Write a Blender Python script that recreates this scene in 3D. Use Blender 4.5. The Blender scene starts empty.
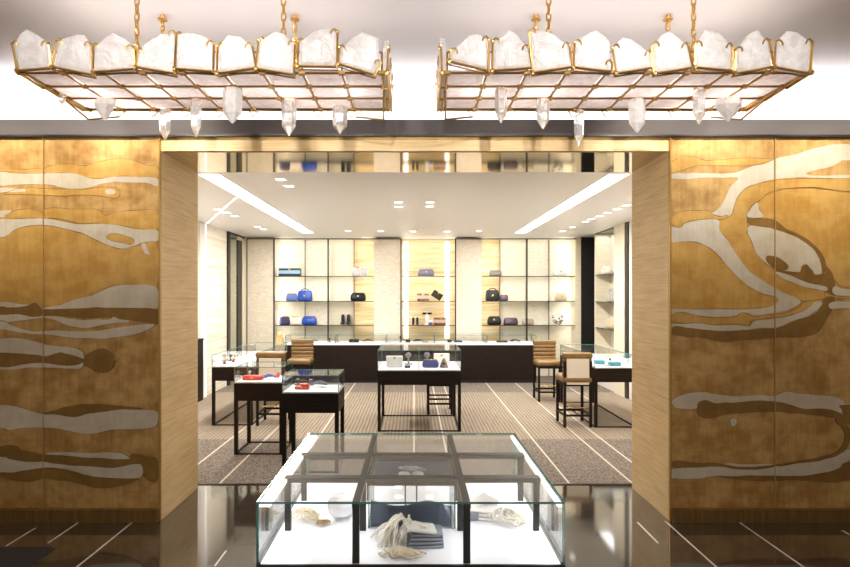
import bpy, math, random
from mathutils import Vector, Matrix, noise
from mathutils.geometry import tessellate_polygon
C = bpy.context.scene.collection
F, VX, VY, H = 567.0, 414.0, 296.0, 1.6
def P(px, py, d):
    """world point at depth d behind a point read off the photograph"""
    return Vector(((px-VX)*d/F, d, H-(py-VY)*d/F))
def X(px, d): return (px-VX)*d/F
def Z(py, d): return H-(py-VY)*d/F
# ------------------------------------------------------------------ camera
cam = bpy.data.objects.new('camera', bpy.data.cameras.new('camera')); C.objects.link(cam)
cam.location = (0, 0, H); cam.rotation_euler = (math.pi/2, 0, 0)
cam.data.sensor_width = 36; cam.data.lens = 36*F/850
cam.data.shift_x = 11/850; cam.data.shift_y = 12.5/850
cam.data.clip_start = 0.05
bpy.context.scene.camera = cam
# ------------------------------------------------------------------ world, exposure
w = bpy.data.worlds.new('world'); bpy.context.scene.world = w; w.use_nodes = True
w.node_tree.nodes['Background'].inputs[0].default_value = (1.0, 0.93, 0.86, 1)
w.node_tree.nodes['Background'].inputs[1].default_value = 0.36
vs = bpy.context.scene.view_settings
vs.view_transform = 'Standard'; vs.look = 'None'; vs.gamma = 1; vs.use_curve_mapping = False; vs.exposure = 0.86
HI, HF = 2.75, 3.235            # ceiling heights, inner and front room
WX = 3.33                       # inner room half width
def light(kind, name, loc, power, color=(1, .94, .86), rot=(0, 0, 0), size=None, spot=None, blend=.6, parent=None):
    l = bpy.data.lights.new(name, kind); l.energy = power; l.color = color
    if kind == 'AREA':
        l.shape = 'RECTANGLE'; l.size, l.size_y = size
    if kind in ('SPOT', 'POINT'): l.shadow_soft_size = size or .03
    if kind == 'SPOT': l.spot_size = math.radians(spot); l.spot_blend = blend
    o = bpy.data.objects.new(name, l); C.objects.link(o); o.location = loc; o.rotation_euler = rot
    if parent: o.parent = parent
    return o
WARM = (1, .93, .84)
# long ceiling light slots of the inner room
for sx in (-1, 1): light('AREA', 'slot_light', (sx*1.93, 7.8, HI-.02), 84, (1, .965, .925), size=(.17, 4.9))
# cove behind the grey bulkhead
light('AREA', 'cove_light', (0, 4.24, 2.87), 26, (1, .96, .93), rot=(math.radians(180-18), 0, 0), size=(8.6, .10))
# ------------------------------------------------------------------ materials
def mat(name, col=(.8,.8,.8), rough=.5, metal=0., emit=None, estr=0., spec=.5, coat=0., noise_amt=0., nscale=(8,8,8), bump=0., bscale=40, trans=0.):
    m = bpy.data.materials.new(name); m.use_nodes = True; nt = m.node_tree; b = nt.nodes['Principled BSDF']
    b.inputs['Base Color'].default_value = (*col, 1); b.inputs['Roughness'].default_value = rough
    b.inputs['Metallic'].default_value = metal; b.inputs['Specular IOR Level'].default_value = spec
    b.inputs['Coat Weight'].default_value = coat; b.inputs['Coat Roughness'].default_value = .08
    if trans: b.inputs['Transmission Weight'].default_value = trans
    if emit: b.inputs['Emission Color'].default_value = (*emit, 1); b.inputs['Emission Strength'].default_value = estr
    tc = nt.nodes.new('ShaderNodeTexCoord')
    if noise_amt:
        mp = nt.nodes.new('ShaderNodeMapping'); mp.inputs['Scale'].default_value = nscale
        nz = nt.nodes.new('ShaderNodeTexNoise'); nz.inputs['Scale'].default_value = 1; nz.inputs['Detail'].default_value = 6
        cr = nt.nodes.new('ShaderNodeValToRGB'); k = noise_amt
        cr.color_ramp.elements[0].position = .3; cr.color_ramp.elements[1].position = .7
        cr.color_ramp.elements[0].color = (*[max(0, c*(1-k)) for c in col], 1); cr.color_ramp.elements[1].color = (*[min(1, c*(1+k)) for c in col], 1)
        nt.links.new(tc.outputs['Object'], mp.inputs[0]); nt.links.new(mp.outputs[0], nz.inputs['Vector'])
        nt.links.new(nz.outputs[0], cr.inputs[0]); nt.links.new(cr.outputs[0], b.inputs['Base Color'])
    if bump:
        n2 = nt.nodes.new('ShaderNodeTexNoise'); n2.inputs['Scale'].default_value = bscale; n2.inputs['Detail'].default_value = 4
        bp = nt.nodes.new('ShaderNodeBump'); bp.inputs['Strength'].default_value = bump; bp.inputs['Distance'].default_value = .01
        nt.links.new(tc.outputs['Object'], n2.inputs['Vector']); nt.links.new(n2.outputs[0], bp.inputs['Height']); nt.links.new(bp.outputs[0], b.inputs['Normal'])
    return m
def ramp(nt, src, stops):
    cr = nt.nodes.new('ShaderNodeValToRGB'); e = cr.color_ramp.elements
    while len(e) < len(stops): e.new(.5)
    for i, (p, c) in enumerate(stops): e[i].position = p; e[i].color = (*c, 1)
    nt.links.new(src, cr.inputs[0]); return cr.outputs[0]
def tex(nt, kind, scale, mscale, detail=5, rot=(0,0,0), coord='Object', **kw):
    tc = nt.nodes.new('ShaderNodeTexCoord'); mp = nt.nodes.new('ShaderNodeMapping')
    mp.inputs['Scale'].default_value = mscale; mp.inputs['Rotation'].default_value = rot
    t = nt.nodes.new(kind)
    if 'Scale' in t.inputs: t.inputs['Scale'].default_value = scale
    if 'Detail' in t.inputs: t.inputs['Detail'].default_value = detail
    for k, v in kw.items():
        if k in t.inputs: t.inputs[k].default_value = v
        else: setattr(t, k, v)
    nt.links.new(tc.outputs[coord], mp.inputs[0]); nt.links.new(mp.outputs[0], t.inputs['Vector'])
    return t
def mixc(nt, fac, a, b, mode='MIX'):
    m = nt.nodes.new('ShaderNodeMixRGB'); m.blend_type = mode
    for i, v in enumerate((fac, a, b)):
        if hasattr(v, 'links'): nt.links.new(v, m.inputs[i])
        else: m.inputs[i].default_value = v if i == 0 else (*v, 1)
    return m.outputs[0]
def bump(nt, b, h, s, d=.01):
    bp = nt.nodes.new('ShaderNodeBump'); bp.inputs['Strength'].default_value = s; bp.inputs['Distance'].default_value = d
    nt.links.new(h, bp.inputs['Height']); nt.links.new(bp.outputs[0], b.inputs['Normal'])
def gold_leaf(name, c1, c2, c3, metal=.4, rough=.42, mott=1.0):
    m = mat(name, c1, rough, metal); nt = m.node_tree; b = nt.nodes['Principled BSDF']
    n1 = tex(nt, 'ShaderNodeTexNoise', 1.6, (1, 1, .8), 5)
    n2 = tex(nt, 'ShaderNodeTexNoise', 1, (55, 55, 5), 4)
    n3 = tex(nt, 'ShaderNodeTexNoise', 1, (9, 9, 60), 3)
    n4 = tex(nt, 'ShaderNodeTexNoise', 9, (1, 1, 1), 8)
    a = ramp(nt, n1.outputs[0], [(.32, c2), (.5, c1), (.68, c3)])
    a = mixc(nt, .5*mott, a, ramp(nt, n2.outputs[0], [(.3, c2), (.7, c3)]))
    a = mixc(nt, .2*mott, a, ramp(nt, n3.outputs[0], [(.3, c2), (.7, c3)]))
    a = mixc(nt, .45*mott, a, ramp(nt, n4.outputs[0], [(.38, c2), (.62, c3)]))
    nt.links.new(a, b.inputs['Base Color'])
    bump(nt, b, n4.outputs[0], .3, .01)
    return m
M = {}
M['gold'] = gold_leaf('gold leaf', (.58,.30,.065), (.33,.155,.03), (.74,.48,.18))
M['amber'] = gold_leaf('amber lacquer', (.66,.35,.065), (.50,.245,.04), (.76,.47,.14), mott=.9)
M['umber'] = gold_leaf('umber lacquer', (.30,.155,.03), (.2,.095,.02), (.38,.21,.05), mott=.7)
M['silver_leaf'] = gold_leaf('silver leaf', (.66,.565,.41), (.52,.42,.27), (.78,.70,.56), metal=.3, mott=.6)
M['groove'] = mat('groove', (.20,.11,.025), .5)
M['seam'] = mat('panel seam', (.50,.33,.13), .4, .3)
def straw():
    m = mat('straw silk', (.62,.44,.2), .45, .05); nt = m.node_tree; b = nt.nodes['Principled BSDF']
    n = tex(nt, 'ShaderNodeTexNoise', 1, (3, 3, 75), 5, rot=(0, .05, 0)); n2 = tex(nt, 'ShaderNodeTexNoise', 3, (1, 1, 2), 3)
    a = ramp(nt, n.outputs[0], [(.3, (.64,.42,.17)), (.5, (.80,.56,.26)), (.72, (.88,.69,.39))])
    a = mixc(nt, .3, a, ramp(nt, n2.outputs[0], [(.35, (.64,.43,.18)), (.65, (.86,.64,.33))]))
    nt.links.new(a, b.inputs['Base Color']); bump(nt, b, n.outputs[0], .12); return m
M['straw'] = straw()
M['gold_edge'] = mat('gold edge', (.5,.3,.08), .3, .7)
M['plinth'] = mat('bronze plinth', (.22,.12,.03), .35, .5, noise_amt=.25, nscale=(40,3,3))
M['bulkhead'] = mat('bulkhead grey', (.14,.122,.117), .65, spec=.3)
M['ceil_front'] = mat('front ceiling', (.66,.63,.64), .8)
M['ceil_in'] = mat('inner ceiling', (.90,.885,.865), .45, spec=.4)
M['cove'] = mat('cove white', (.85,.83,.82), .9)
M['mirror_gold'] = mat('bronze mirror', (.62,.50,.34), .05, 1.0)
def dark_floor():
    m = mat('polished dark stone', (.03,.02,.015), .06, spec=1.0, coat=.7); nt = m.node_tree; b = nt.nodes['Principled BSDF']
    n = tex(nt, 'ShaderNodeTexNoise', 5, (1, 1, 1), 8)
    a = ramp(nt, n.outputs[0], [(.3, (.035,.026,.019)), (.7, (.065,.048,.035))])
    br = tex(nt, 'ShaderNodeTexBrick', 1, (1, 1, 1), rot=(0, 0, math.pi/2)); br.inputs['Brick Width'].default_value = 1.3; br.inputs['Row Height'].default_value = .42
    br.inputs['Mortar Size'].default_value = .002; br.inputs['Color1'].default_value = br.inputs['Color2'].default_value = (0,0,0,1); br.inputs['Mortar'].default_value = (1,1,1,1)
    a = mixc(nt, br.outputs[0], a, (.10,.085,.07))
    nt.links.new(a, b.inputs['Base Color']); return m
M['floor'] = dark_floor()
M['inlay'] = mat('pale stone inlay', (.75,.70,.62), .25)
M['mat_dark'] = mat('charcoal mat', (.030,.028,.032), .5, noise_amt=.3, nscale=(60,60,60))
def carpet():
    m = mat('carpet', (.4,.33,.26), .95, spec=.1); nt = m.node_tree; b = nt.nodes['Principled BSDF']
    ribs = tex(nt, 'ShaderNodeTexNoise', 1, (80, 3, 1), 3)
    wv = tex(nt, 'ShaderNodeTexWave', 7.2, (1, 1, 1), 2, bands_direction='X', Distortion=.3)
    weave = tex(nt, 'ShaderNodeTexNoise', 1, (110, 60, 1), 3)
    speck = tex(nt, 'ShaderNodeTexNoise', 55, (1, 1, 1), 4)
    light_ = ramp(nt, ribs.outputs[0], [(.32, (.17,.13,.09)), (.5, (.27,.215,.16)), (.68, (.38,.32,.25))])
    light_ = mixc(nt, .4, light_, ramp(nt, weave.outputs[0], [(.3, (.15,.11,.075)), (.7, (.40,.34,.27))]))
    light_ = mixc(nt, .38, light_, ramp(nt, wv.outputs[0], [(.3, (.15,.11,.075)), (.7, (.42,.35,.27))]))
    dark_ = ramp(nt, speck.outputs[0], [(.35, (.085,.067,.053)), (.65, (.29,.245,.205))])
    tc = nt.nodes.new('ShaderNodeTexCoord'); sp = nt.nodes.new('ShaderNodeSeparateXYZ'); nt.links.new(tc.outputs['Object'], sp.inputs[0])
    def gt(o, v, op='GREATER_THAN'):
        n = nt.nodes.new('ShaderNodeMath'); n.operation = op; nt.links.new(o, n.inputs[0])
        if hasattr(v, 'links'): nt.links.new(v, n.inputs[1])
        else: n.inputs[1].default_value = v
        return n.outputs[0]
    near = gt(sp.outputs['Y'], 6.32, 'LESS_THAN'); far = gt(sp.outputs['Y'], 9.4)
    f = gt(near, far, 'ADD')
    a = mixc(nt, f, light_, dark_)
    nt.links.new(a, b.inputs['Base Color']); bump(nt, b, speck.outputs[0], .4, .01); return m
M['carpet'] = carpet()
M['carpet_line'] = mat('carpet line', (.58,.52,.43), .9)
def onyx(name, stops, scale=(1, 1, 16), estr=0.):
    m = mat(name, stops[1][1], .35); nt = m.node_tree; b = nt.nodes['Principled BSDF']
    n = tex(nt, 'ShaderNodeTexNoise', 1, scale, 5, Distortion=.8)
    a = ramp(nt, n.outputs[0], stops); nt.links.new(a, b.inputs['Base Color'])
    if estr: nt.links.new(a, b.inputs['Emission Color']); b.inputs['Emission Strength'].default_value = estr
    return m
M['onyx_gold'] = onyx('golden onyx', [(.3, (.58,.38,.15)), (.5, (.70,.54,.29)), (.7, (.80,.68,.45))], (1.3, 1.3, 20))
M['onyx_white'] = onyx('backlit white onyx', [(.36, (.72,.60,.42)), (.48, (.80,.72,.58)), (.7, (.86,.82,.74))], (.7, .7, 26), .1)
def mosaic(nm='pale beige mosaic', ca=(.70,.60,.45), cb=(.82,.74,.61)):
    m = mat(nm, (.8,.7,.54), .4); nt = m.node_tree; b = nt.nodes['Principled BSDF']
    v = tex(nt, 'ShaderNodeTexVoronoi', 1, (22, 22, 60))
    n = tex(nt, 'ShaderNodeTexNoise', 1, (14, 14, 45), 4)
    a = ramp(nt, n.outputs[0], [(.3, ca), (.7, cb)])
    a = mixc(nt, .22, a, v.outputs['Color'], 'SOFT_LIGHT')
    nt.links.new(a, b.inputs['Base Color']); bump(nt, b, v.outputs['Distance'], .5, .008); return m
M['mosaic'] = mosaic()
M['mosaic_cream'] = mosaic('cream niche mosaic', (.74,.67,.50), (.84,.78,.63))
M['panel'] = mat('pale straw panel', (.80,.73,.56), .4, noise_amt=.06, nscale=(3,3,50))
M['pale_wall'] = mat('pale wall', (.78,.73,.66), .6)
M['black'] = mat('black metal', (.012,.010,.009), .35)
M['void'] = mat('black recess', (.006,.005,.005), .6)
M['green_mirror'] = mat('greenish mirror', (.62,.66,.55), .06, .9)
M['wood'] = mat('dark stained oak', (.014,.008,.0055), .5, spec=.18, noise_amt=.3, nscale=(4,4,60))
M['bronze_frame'] = mat('dark bronze frame', (.06,.045,.035), .3, .6)
M['deck'] = mat('white display deck', (.92,.92,.95), .45)
M['tan'] = mat('tan leather', (.21,.12,.038), .42, noise_amt=.12, nscale=(14,14,14), bump=.15)
M['tan_dark'] = mat('tan piping', (.25,.15,.06), .5)
M['seatwhite'] = mat('off white upholstery', (.72,.66,.56), .7)
M['brass'] = mat('brass', (.75,.5,.18), .22, 1.0)
M['gold_metal'] = mat('antique gold', (.78,.50,.17), .28, 1.0, bump=.25, bscale=90)
M['gold_dark'] = mat('dark antique gold', (.42,.25,.09), .35, 1.0)
M['led'] = mat('lit diffuser', (1,1,1), .5, emit=(1,.96,.9), estr=2.6)
M['led_rail'] = mat('lit light rail', (1,.97,.9), .5, emit=(1,.93,.82), estr=.9)
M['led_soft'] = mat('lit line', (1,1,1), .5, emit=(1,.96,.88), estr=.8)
def glass(name, tint, k=1.0, extra=.0):
    m = bpy.data.materials.new(name); m.use_nodes = True; nt = m.node_tree
    for n in list(nt.nodes):
        if n.type != 'OUTPUT_MATERIAL': nt.nodes.remove(n)
    out = nt.nodes[0]; tr = nt.nodes.new('ShaderNodeBsdfTransparent'); tr.inputs[0].default_value = (*tint, 1)
    gl = nt.nodes.new('ShaderNodeBsdfGlossy'); gl.inputs['Roughness'].default_value = .01; gl.inputs[0].default_value = (1,1,1,1)
    fr = nt.nodes.new('ShaderNodeFresnel'); fr.inputs[0].default_value = 1.5
    mu = nt.nodes.new('ShaderNodeMath'); mu.operation = 'MULTIPLY_ADD'; mu.inputs[1].default_value = k; mu.inputs[2].default_value = extra; mu.use_clamp = True
    mx = nt.nodes.new('ShaderNodeMixShader')
    nt.links.new(fr.outputs[0], mu.inputs[0]); nt.links.new(mu.outputs[0], mx.inputs[0])
    nt.links.new(tr.outputs[0], mx.inputs[1]); nt.links.new(gl.outputs[0], mx.inputs[2]); nt.links.new(mx.outputs[0], out.inputs[0])
    return m
M['glass'] = glass('clear glass', (.985,.993,.99), .55)
M['glass_top'] = glass('clear top glass', (.985,.993,.99), .22)
M['glass_shelf'] = glass('shelf glass', (.5,.55,.5), 1.)
M['glass_edge'] = mat('green glass edge', (.08,.27,.23), .15, spec=.8, emit=None)
M['shelf_edge'] = mat('dark glass edge', (.035,.045,.035), .2)
def crystal(name, c1, c2, tl=.5):
    m = bpy.data.materials.new(name); m.use_nodes = True; nt = m.node_tree
    b = nt.nodes['Principled BSDF']; out = [n for n in nt.nodes if n.type == 'OUTPUT_MATERIAL'][0]
    n = tex(nt, 'ShaderNodeTexNoise', 14, (1, 1, 1), 8, Distortion=1.2); v = tex(nt, 'ShaderNodeTexVoronoi', 18, (1, 1, 1.6), feature='DISTANCE_TO_EDGE')
    a = ramp(nt, n.outputs[0], [(.36, c2), (.5, c1), (.62, (1, .98, .97))]); a = mixc(nt, ramp(nt, v.outputs[0], [(0, (.25,.25,.25)), (.03, (0,0,0))]), a, (.62,.52,.48))
    nt.links.new(a, b.inputs['Base Color']); b.inputs['Roughness'].default_value = .12; b.inputs['Specular IOR Level'].default_value = .9
    bump(nt, b, n.outputs[0], .6, .02)
    t = nt.nodes.new('ShaderNodeBsdfTranslucent'); nt.links.new(a, t.inputs[0])
    mx = nt.nodes.new('ShaderNodeMixShader'); mx.inputs[0].default_value = tl
    nt.links.new(b.outputs[0], mx.inputs[1]); nt.links.new(t.outputs[0], mx.inputs[2]); nt.links.new(mx.outputs[0], out.inputs[0])
    return m
M['crystal'] = crystal('rock crystal', (.95,.925,.91), (.86,.82,.80), .38)
M['crystal_pink'] = crystal('pinkish rock crystal', (.97,.92,.90), (.90,.82,.79), .72)
def clear_crystal():
    m = mat('clear quartz', (.95,.95,.95), .04, spec=.8, trans=.75, bump=.5, bscale=30); return m
M['quartz'] = clear_crystal()
def col(name, c, rough=.4, metal=0., **k):
    key = 'c_'+name
    if key not in M: M[key] = mat(name, c, rough, metal, **k)
    return M[key]
# ------------------------------------------------------------------ mesh builder
class MB:
    def __init__(s): s.v = []; s.f = []; s.m = []; s.mats = []
    def mi(s, m):
        if m not in s.mats: s.mats.append(m)
        return s.mats.index(m)
    def add(s, vs_, fs, m, mtx=None):
        n = len(s.v); k = s.mi(m)
        s.v += [tuple(mtx @ Vector(p)) if mtx else tuple(p) for p in vs_]
        s.f += [tuple(n+i for i in f) for f in fs]; s.m += [k]*len(fs); return s
    def box(s, x0, x1, y0, y1, z0, z1, m, mtx=None, em=None, thin=None):
        vs_ = [(x0,y0,z0),(x1,y0,z0),(x1,y1,z0),(x0,y1,z0),(x0,y0,z1),(x1,y0,z1),(x1,y1,z1),(x0,y1,z1)]
        fs = [((0,3,2,1),'z'),((4,5,6,7),'z'),((0,1,5,4),'y'),((2,3,7,6),'y'),((1,2,6,5),'x'),((3,0,4,7),'x')]
        if em is None: return s.add(vs_, [f for f, _ in fs], m, mtx)
        s.add(vs_, [f for f, a in fs if a == thin], m, mtx); n = len(s.v)-8; k = s.mi(em)
        for f, a in fs:
            if a != thin: s.f.append(tuple(n+i for i in f)); s.m.append(k)
        return s
    def tube(s, a, b, r0, m, r1=None, n=8, cap=True):
        a, b = Vector(a), Vector(b); r1 = r0 if r1 is None else r1
        q = (b-a).to_track_quat('Z', 'Y'); vs_ = []
        for p, r in ((a, r0), (b, r1)):
            for i in range(n):
                t = 2*math.pi*(i+.5)/n; vs_.append(p+q @ Vector((r*math.cos(t), r*math.sin(t), 0)))
        fs = [(i, (i+1)%n, n+(i+1)%n, n+i) for i in range(n)]
        if cap: fs += [tuple(range(n))[::-1], tuple(range(n, 2*n))]
        return s.add(vs_, fs, m)
    def path(s, pts, r, m, n=6):
        for a, b in zip(pts, pts[1:]): s.tube(a, b, r, m, n=n)
        return s
    def lathe(s, prof, m, c=(0,0,0), n=16, sx=1, sy=1, mtx=None):
        vs_ = [(c[0]+sx*r*math.cos(2*math.pi*i/n), c[1]+sy*r*math.sin(2*math.pi*i/n), c[2]+z) for r, z in prof for i in range(n)]
        fs = [(j*n+i, j*n+(i+1)%n, (j+1)*n+(i+1)%n, (j+1)*n+i) for j in range(len(prof)-1) for i in range(n)]
        fs += [tuple(range(n))[::-1], tuple(range((len(prof)-1)*n, len(prof)*n))]
        return s.add(vs_, fs, m, mtx)
    def ball(s, c, r, m, n=8, k=5, sx=1, sy=1, sz=1):
        prof = [(r*math.sin(math.pi*(j+.02)/(k+.04)), -r*sz*math.cos(math.pi*(j+.02)/(k+.04))) for j in range(k+1)]
        return s.lathe(prof, m, c, n, sx, sy)
    def torus(s, c, R, r, m, mtx=None, n=12, k=6, sx=1., sz=1.):
        vs_ = []
        for i in range(n):
            a = 2*math.pi*i/n
            for j in range(k):
                b = 2*math.pi*j/k; rr = R+r*math.cos(b)
                vs_.append(Vector(c)+(mtx @ Vector((rr*math.cos(a)*sx, r*math.sin(b), rr*math.sin(a)*sz)) if mtx else Vector((rr*math.cos(a)*sx, r*math.sin(b), rr*math.sin(a)*sz))))
        return s.add(vs_, [(i*k+j, i*k+(j+1)%k, ((i+1)%n)*k+(j+1)%k, ((i+1)%n)*k+j) for i in range(n) for j in range(k)], m)
    def rbox(s, w_, d_, h_, m, r=.02, top=1., dtop=1., bulge=0., c=(0,0,0), n=3, mtx=None):
        """soft box on z=0: rounded plan, rounded top and bottom, narrowing upward"""
        r = min(r, w_*.45, d_*.45, h_*.45); prof = []
        for j in range(n+1):
            t = j/n*math.pi/2; prof.append((r-r*math.sin(t), r-r*math.cos(t)))
        prof2 = [(a, h_-z) for a, z in prof][::-1]; mid = [(-bulge*math.sin(math.pi*q), h_*q) for q in (.3, .5, .7)] if h_ > 3*r else []
        rings = prof + mid + prof2; vs_ = []; N = 0
        for ins, z in rings:
            q = z/h_; ww = w_*(1+(top-1)*q)/2-ins; dd = d_*(1+(dtop-1)*q)/2-ins; rr = max(.0005, min(r, ww, dd)*.99)
            ring = []
            for cx, cy, a0 in ((ww-rr, dd-rr, 0), (-ww+rr, dd-rr, 90), (-ww+rr, -dd+rr, 180), (ww-rr, -dd+rr, 270)):
                for k_ in range(n+1):
                    a = math.radians(a0+90*k_/n); ring.append((c[0]+cx+rr*math.cos(a), c[1]+cy+rr*math.sin(a), c[2]+z))
            N = len(ring); vs_ += ring
        R_ = len(rings)
        fs = [(j*N+i, j*N+(i+1)%N, (j+1)*N+(i+1)%N, (j+1)*N+i) for j in range(R_-1) for i in range(N)]
        fs += [tuple(range(N))[::-1], tuple(range((R_-1)*N, R_*N))]
        return s.add(vs_, fs, m, mtx)
    def slab(s, front, back, m, em=None):
        """closed prism between two matching outlines"""
        n = len(front); tri = tessellate_polygon([[Vector(p) for p in front]])
        s.add(list(front)+list(back), [tuple(t) for t in tri]+[tuple(n+i for i in t[::-1]) for t in tri], m)
        k = s.mi(em or m); o = len(s.v)-2*n
        for i in range(n): s.f.append((o+i, o+(i+1)%n, o+n+(i+1)%n, o+n+i)); s.m.append(k)
        return s
    def build(s, name, parent=None, smooth=False, loc=None):
        me = bpy.data.meshes.new(name); me.from_pydata(s.v, [], s.f)
        for m in s.mats: me.materials.append(m)
        me.polygons.foreach_set('material_index', s.m)
        if smooth:
            me.polygons.foreach_set('use_smooth', [True]*len(s.f))
            try: me.set_sharp_from_angle(angle=math.radians(40))
            except Exception: pass
        me.update()
        o = bpy.data.objects.new(name, me); C.objects.link(o)
        if parent: o.parent = parent
        if loc: o.location = loc
        return o
def tag(o, label, cat, group=None):
    o['label'] = label; o['category'] = cat
    if group: o['group'] = group
    return o
def thing(name, label, cat, loc=(0,0,0), rz=0., group=None):
    o = bpy.data.objects.new(name, None); C.objects.link(o); o.empty_display_size = .05
    o.location = loc; o.rotation_euler = (0, 0, rz); return tag(o, label, cat, group)
def struct(mb, name): o = mb.build(name); o['kind'] = 'structure'; return o
def sb(name, *a): return struct(MB().box(*a), name)
# ------------------------------------------------------------------ setting: shell
JL, JR = -1.804, 1.818; YF, YB = 4.05, 4.73; ZO, ZW = 2.636, 2.73
floor = MB().box(-4.6, 4.6, -3, 4.83, -.05, 0, M['floor'])
def inlay(x, y0, y1, w_=.012): floor.box(x-w_/2, x+w_/2, y0, y1, -.002, .0012, M['inlay'])
for a in ((-2.61,3.63,3.91),(-2.37,3.67,4.03),(-1.99,2.6,4.03),(-1.18,3.36,3.56),(1.58,3.67,4.01),(1.785,2.9,4.03),(2.30,2.9,4.03),(2.92,3.6,3.87)): inlay(*a)
struct(floor, 'floor')
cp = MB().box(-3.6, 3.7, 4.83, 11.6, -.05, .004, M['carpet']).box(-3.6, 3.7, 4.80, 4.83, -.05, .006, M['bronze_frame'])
for x, y0, y1 in ((-2.05,4.83,7.6),(-1.655,4.83,7.2),(-1.08,4.83,10.4),(.0,4.83,10.4),(.332,4.83,10.4),(.535,8.7,10.4),(1.322,4.83,10.4),(1.86,4.83,10.4),(2.09,4.83,8.2),(2.70,6.0,9.8)):
    cp.box(x-.009, x+.009, y0, y1, 0, .0052, M['carpet_line'])
struct(cp, 'floor_carpet')
sb('ceiling', -4.6, 4.6, -3, 4.52, HF, HF+.1, M['ceil_front'])
ci = MB().box(-3.7, 3.8, YB, 11.6, HI, HI+.1, M['ceil_in']); struct(ci, 'ceiling_inner')
# piers with jamb faces
for s, x0, x1 in (('left', -4.5, JL), ('right', JR, 4.5)):
    pier = MB().box(x0, x1, YF, YB, .0, ZW, M['straw'])
    e = x1 if s == 'left' else x0; d_ = -1 if s == 'left' else 1
    pier.box(min(e, e+d_*.012), max(e, e+d_*.012), YF-.022, YF, .0, ZW, M['gold_edge'])
    struct(pier, 'wall_front_'+s)
    bb = MB().box(min(x0, x1)+(0 if s == 'left' else .012), max(x0, x1)-(.012 if s == 'left' else 0), YF-.05, YF-.001, 0, .088, M['plinth'])
    struct(bb, 'baseboard_'+s)
hd = MB().box(JL, JR, YF, YB, ZO, ZW, M['straw']).box(JL, JR, YF+.02, YB-.01, ZO-.006, ZO, M['mirror_gold'])
hd.box(JL, JR, YF-.012, YF, ZW-.012, ZW, M['gold_edge'])
struct(hd, 'trim_header')
bk = MB().box(-4.5, 4.5, YF-.035, YF+.3, ZW, 2.85, M['bulkhead']).box(-4.5, 4.5, YF-.04, YF-.035, ZW, ZW+.012, M['black'])
struct(bk, 'trim_bulkhead')
cv = MB(); pts = [(4.52, 2.80), (4.52, 2.98)]
for i in range(1, 8): a = math.pi/2*i/8; pts.append((4.52-.22*(1-math.cos(a)), 2.98+.235*math.sin(a)))
pts.append((4.30, HF-.002))
for (y0, z0), (y1, z1) in zip(pts, pts[1:]):
    cv.add([(-4.6,y0,z0),(4.6,y0,z0),(4.6,y1,z1),(-4.6,y1,z1)], [(0,1,2,3)], M['cove'])
cv.box(-4.6, 4.6, YF+.3, 4.56, 2.74, 2.80, M['cove']); cv.box(-4.6, 4.6, 4.52, 4.6, 2.76, HF+.1, M['cove'])
struct(cv, 'wall_cove')
sb('wall_inner_header', -4.5, 4.5, 4.60, YB, ZW, 3.3, M['pale_wall'])
sb('wall_west', -4.7, -4.6, -3, YB, 0, 3.3, M['pale_wall']); sb('wall_east', 4.6, 4.7, -3, YB, 0, 3.3, M['pale_wall'])
# -------- gilded relief of the two big lacquer walls (traced at their real size on the wall plane)
def spline(pts, k=4, seed=0, amp=.0045):
    out = []; n = len(pts)
    for i in range(n):
        p0, p1, p2, p3 = (Vector(pts[(i+j-1) % n]) for j in range(4))
        kk = k if (p2-p1).length < .5 else k*2
        for j in range(kk):
            t = j/kk; q = .5*((2*p1)+(p2-p0)*t+(2*p0-5*p1+4*p2-p3)*t*t+(3*p1-p0-3*p2+p3)*t**3)
            out.append(q+Vector((noise.noise(Vector((q.x*14, q.y*14, seed))), noise.noise(Vector((q.x*14, q.y*14, seed+9.)))))*amp)
    return out
def relief(mb, shapes, sc, ox, lo, hi, x_lim):
    for i, (mt, off, pts) in enumerate(shapes):
        pp = []
        for cx, cy in pts:
            px, py = ox+cx/sc, 138+(cy+off)/sc
            pp.append((X(px, YF), Z(py, YF)))
        pp = spline(pp, seed=i*3.1)
        pp = [(min(max(x, x_lim[0]), x_lim[1]), min(max(z, lo), hi)) for x, z in pp]
        h = .0055+.0003*i; y1 = YF-h; k = .003
        # chamfered raised island
        cxm = sum(p[0] for p in pp)/len(pp)
        mb.slab([(x, y1, z) for x, z in pp], [(x, YF+.002, z) for x, z in pp], M[mt], M['groove'])
        if mt in ('amber', 'umber') and len(pts) > 4:      # engraved contour line beside the edge
            n = len(pp); out = []
            for q in range(n):
                a, b = Vector(pp[q-1]), Vector(pp[(q+1) % n]); t = (b-a).normalized() if (b-a).length > 1e-6 else Vector((1, 0)); wd = .0022*(.6+noise.noise(Vector((q*.3, i, 0))))
                out.append((pp[q][0]+t.y*wd, pp[q][1]-t.x*wd, pp[q][0]-t.y*wd, pp[q][1]+t.x*wd))
            vv = [(a, y1-.0004, b) for a, b, _, _ in out]+[(c, y1-.0004, d) for _, _, c, d in out]
            mb.add(vv, [(q, (q+1) % n, n+(q+1) % n, n+q) for q in range(n)], M['groove'])
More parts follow.
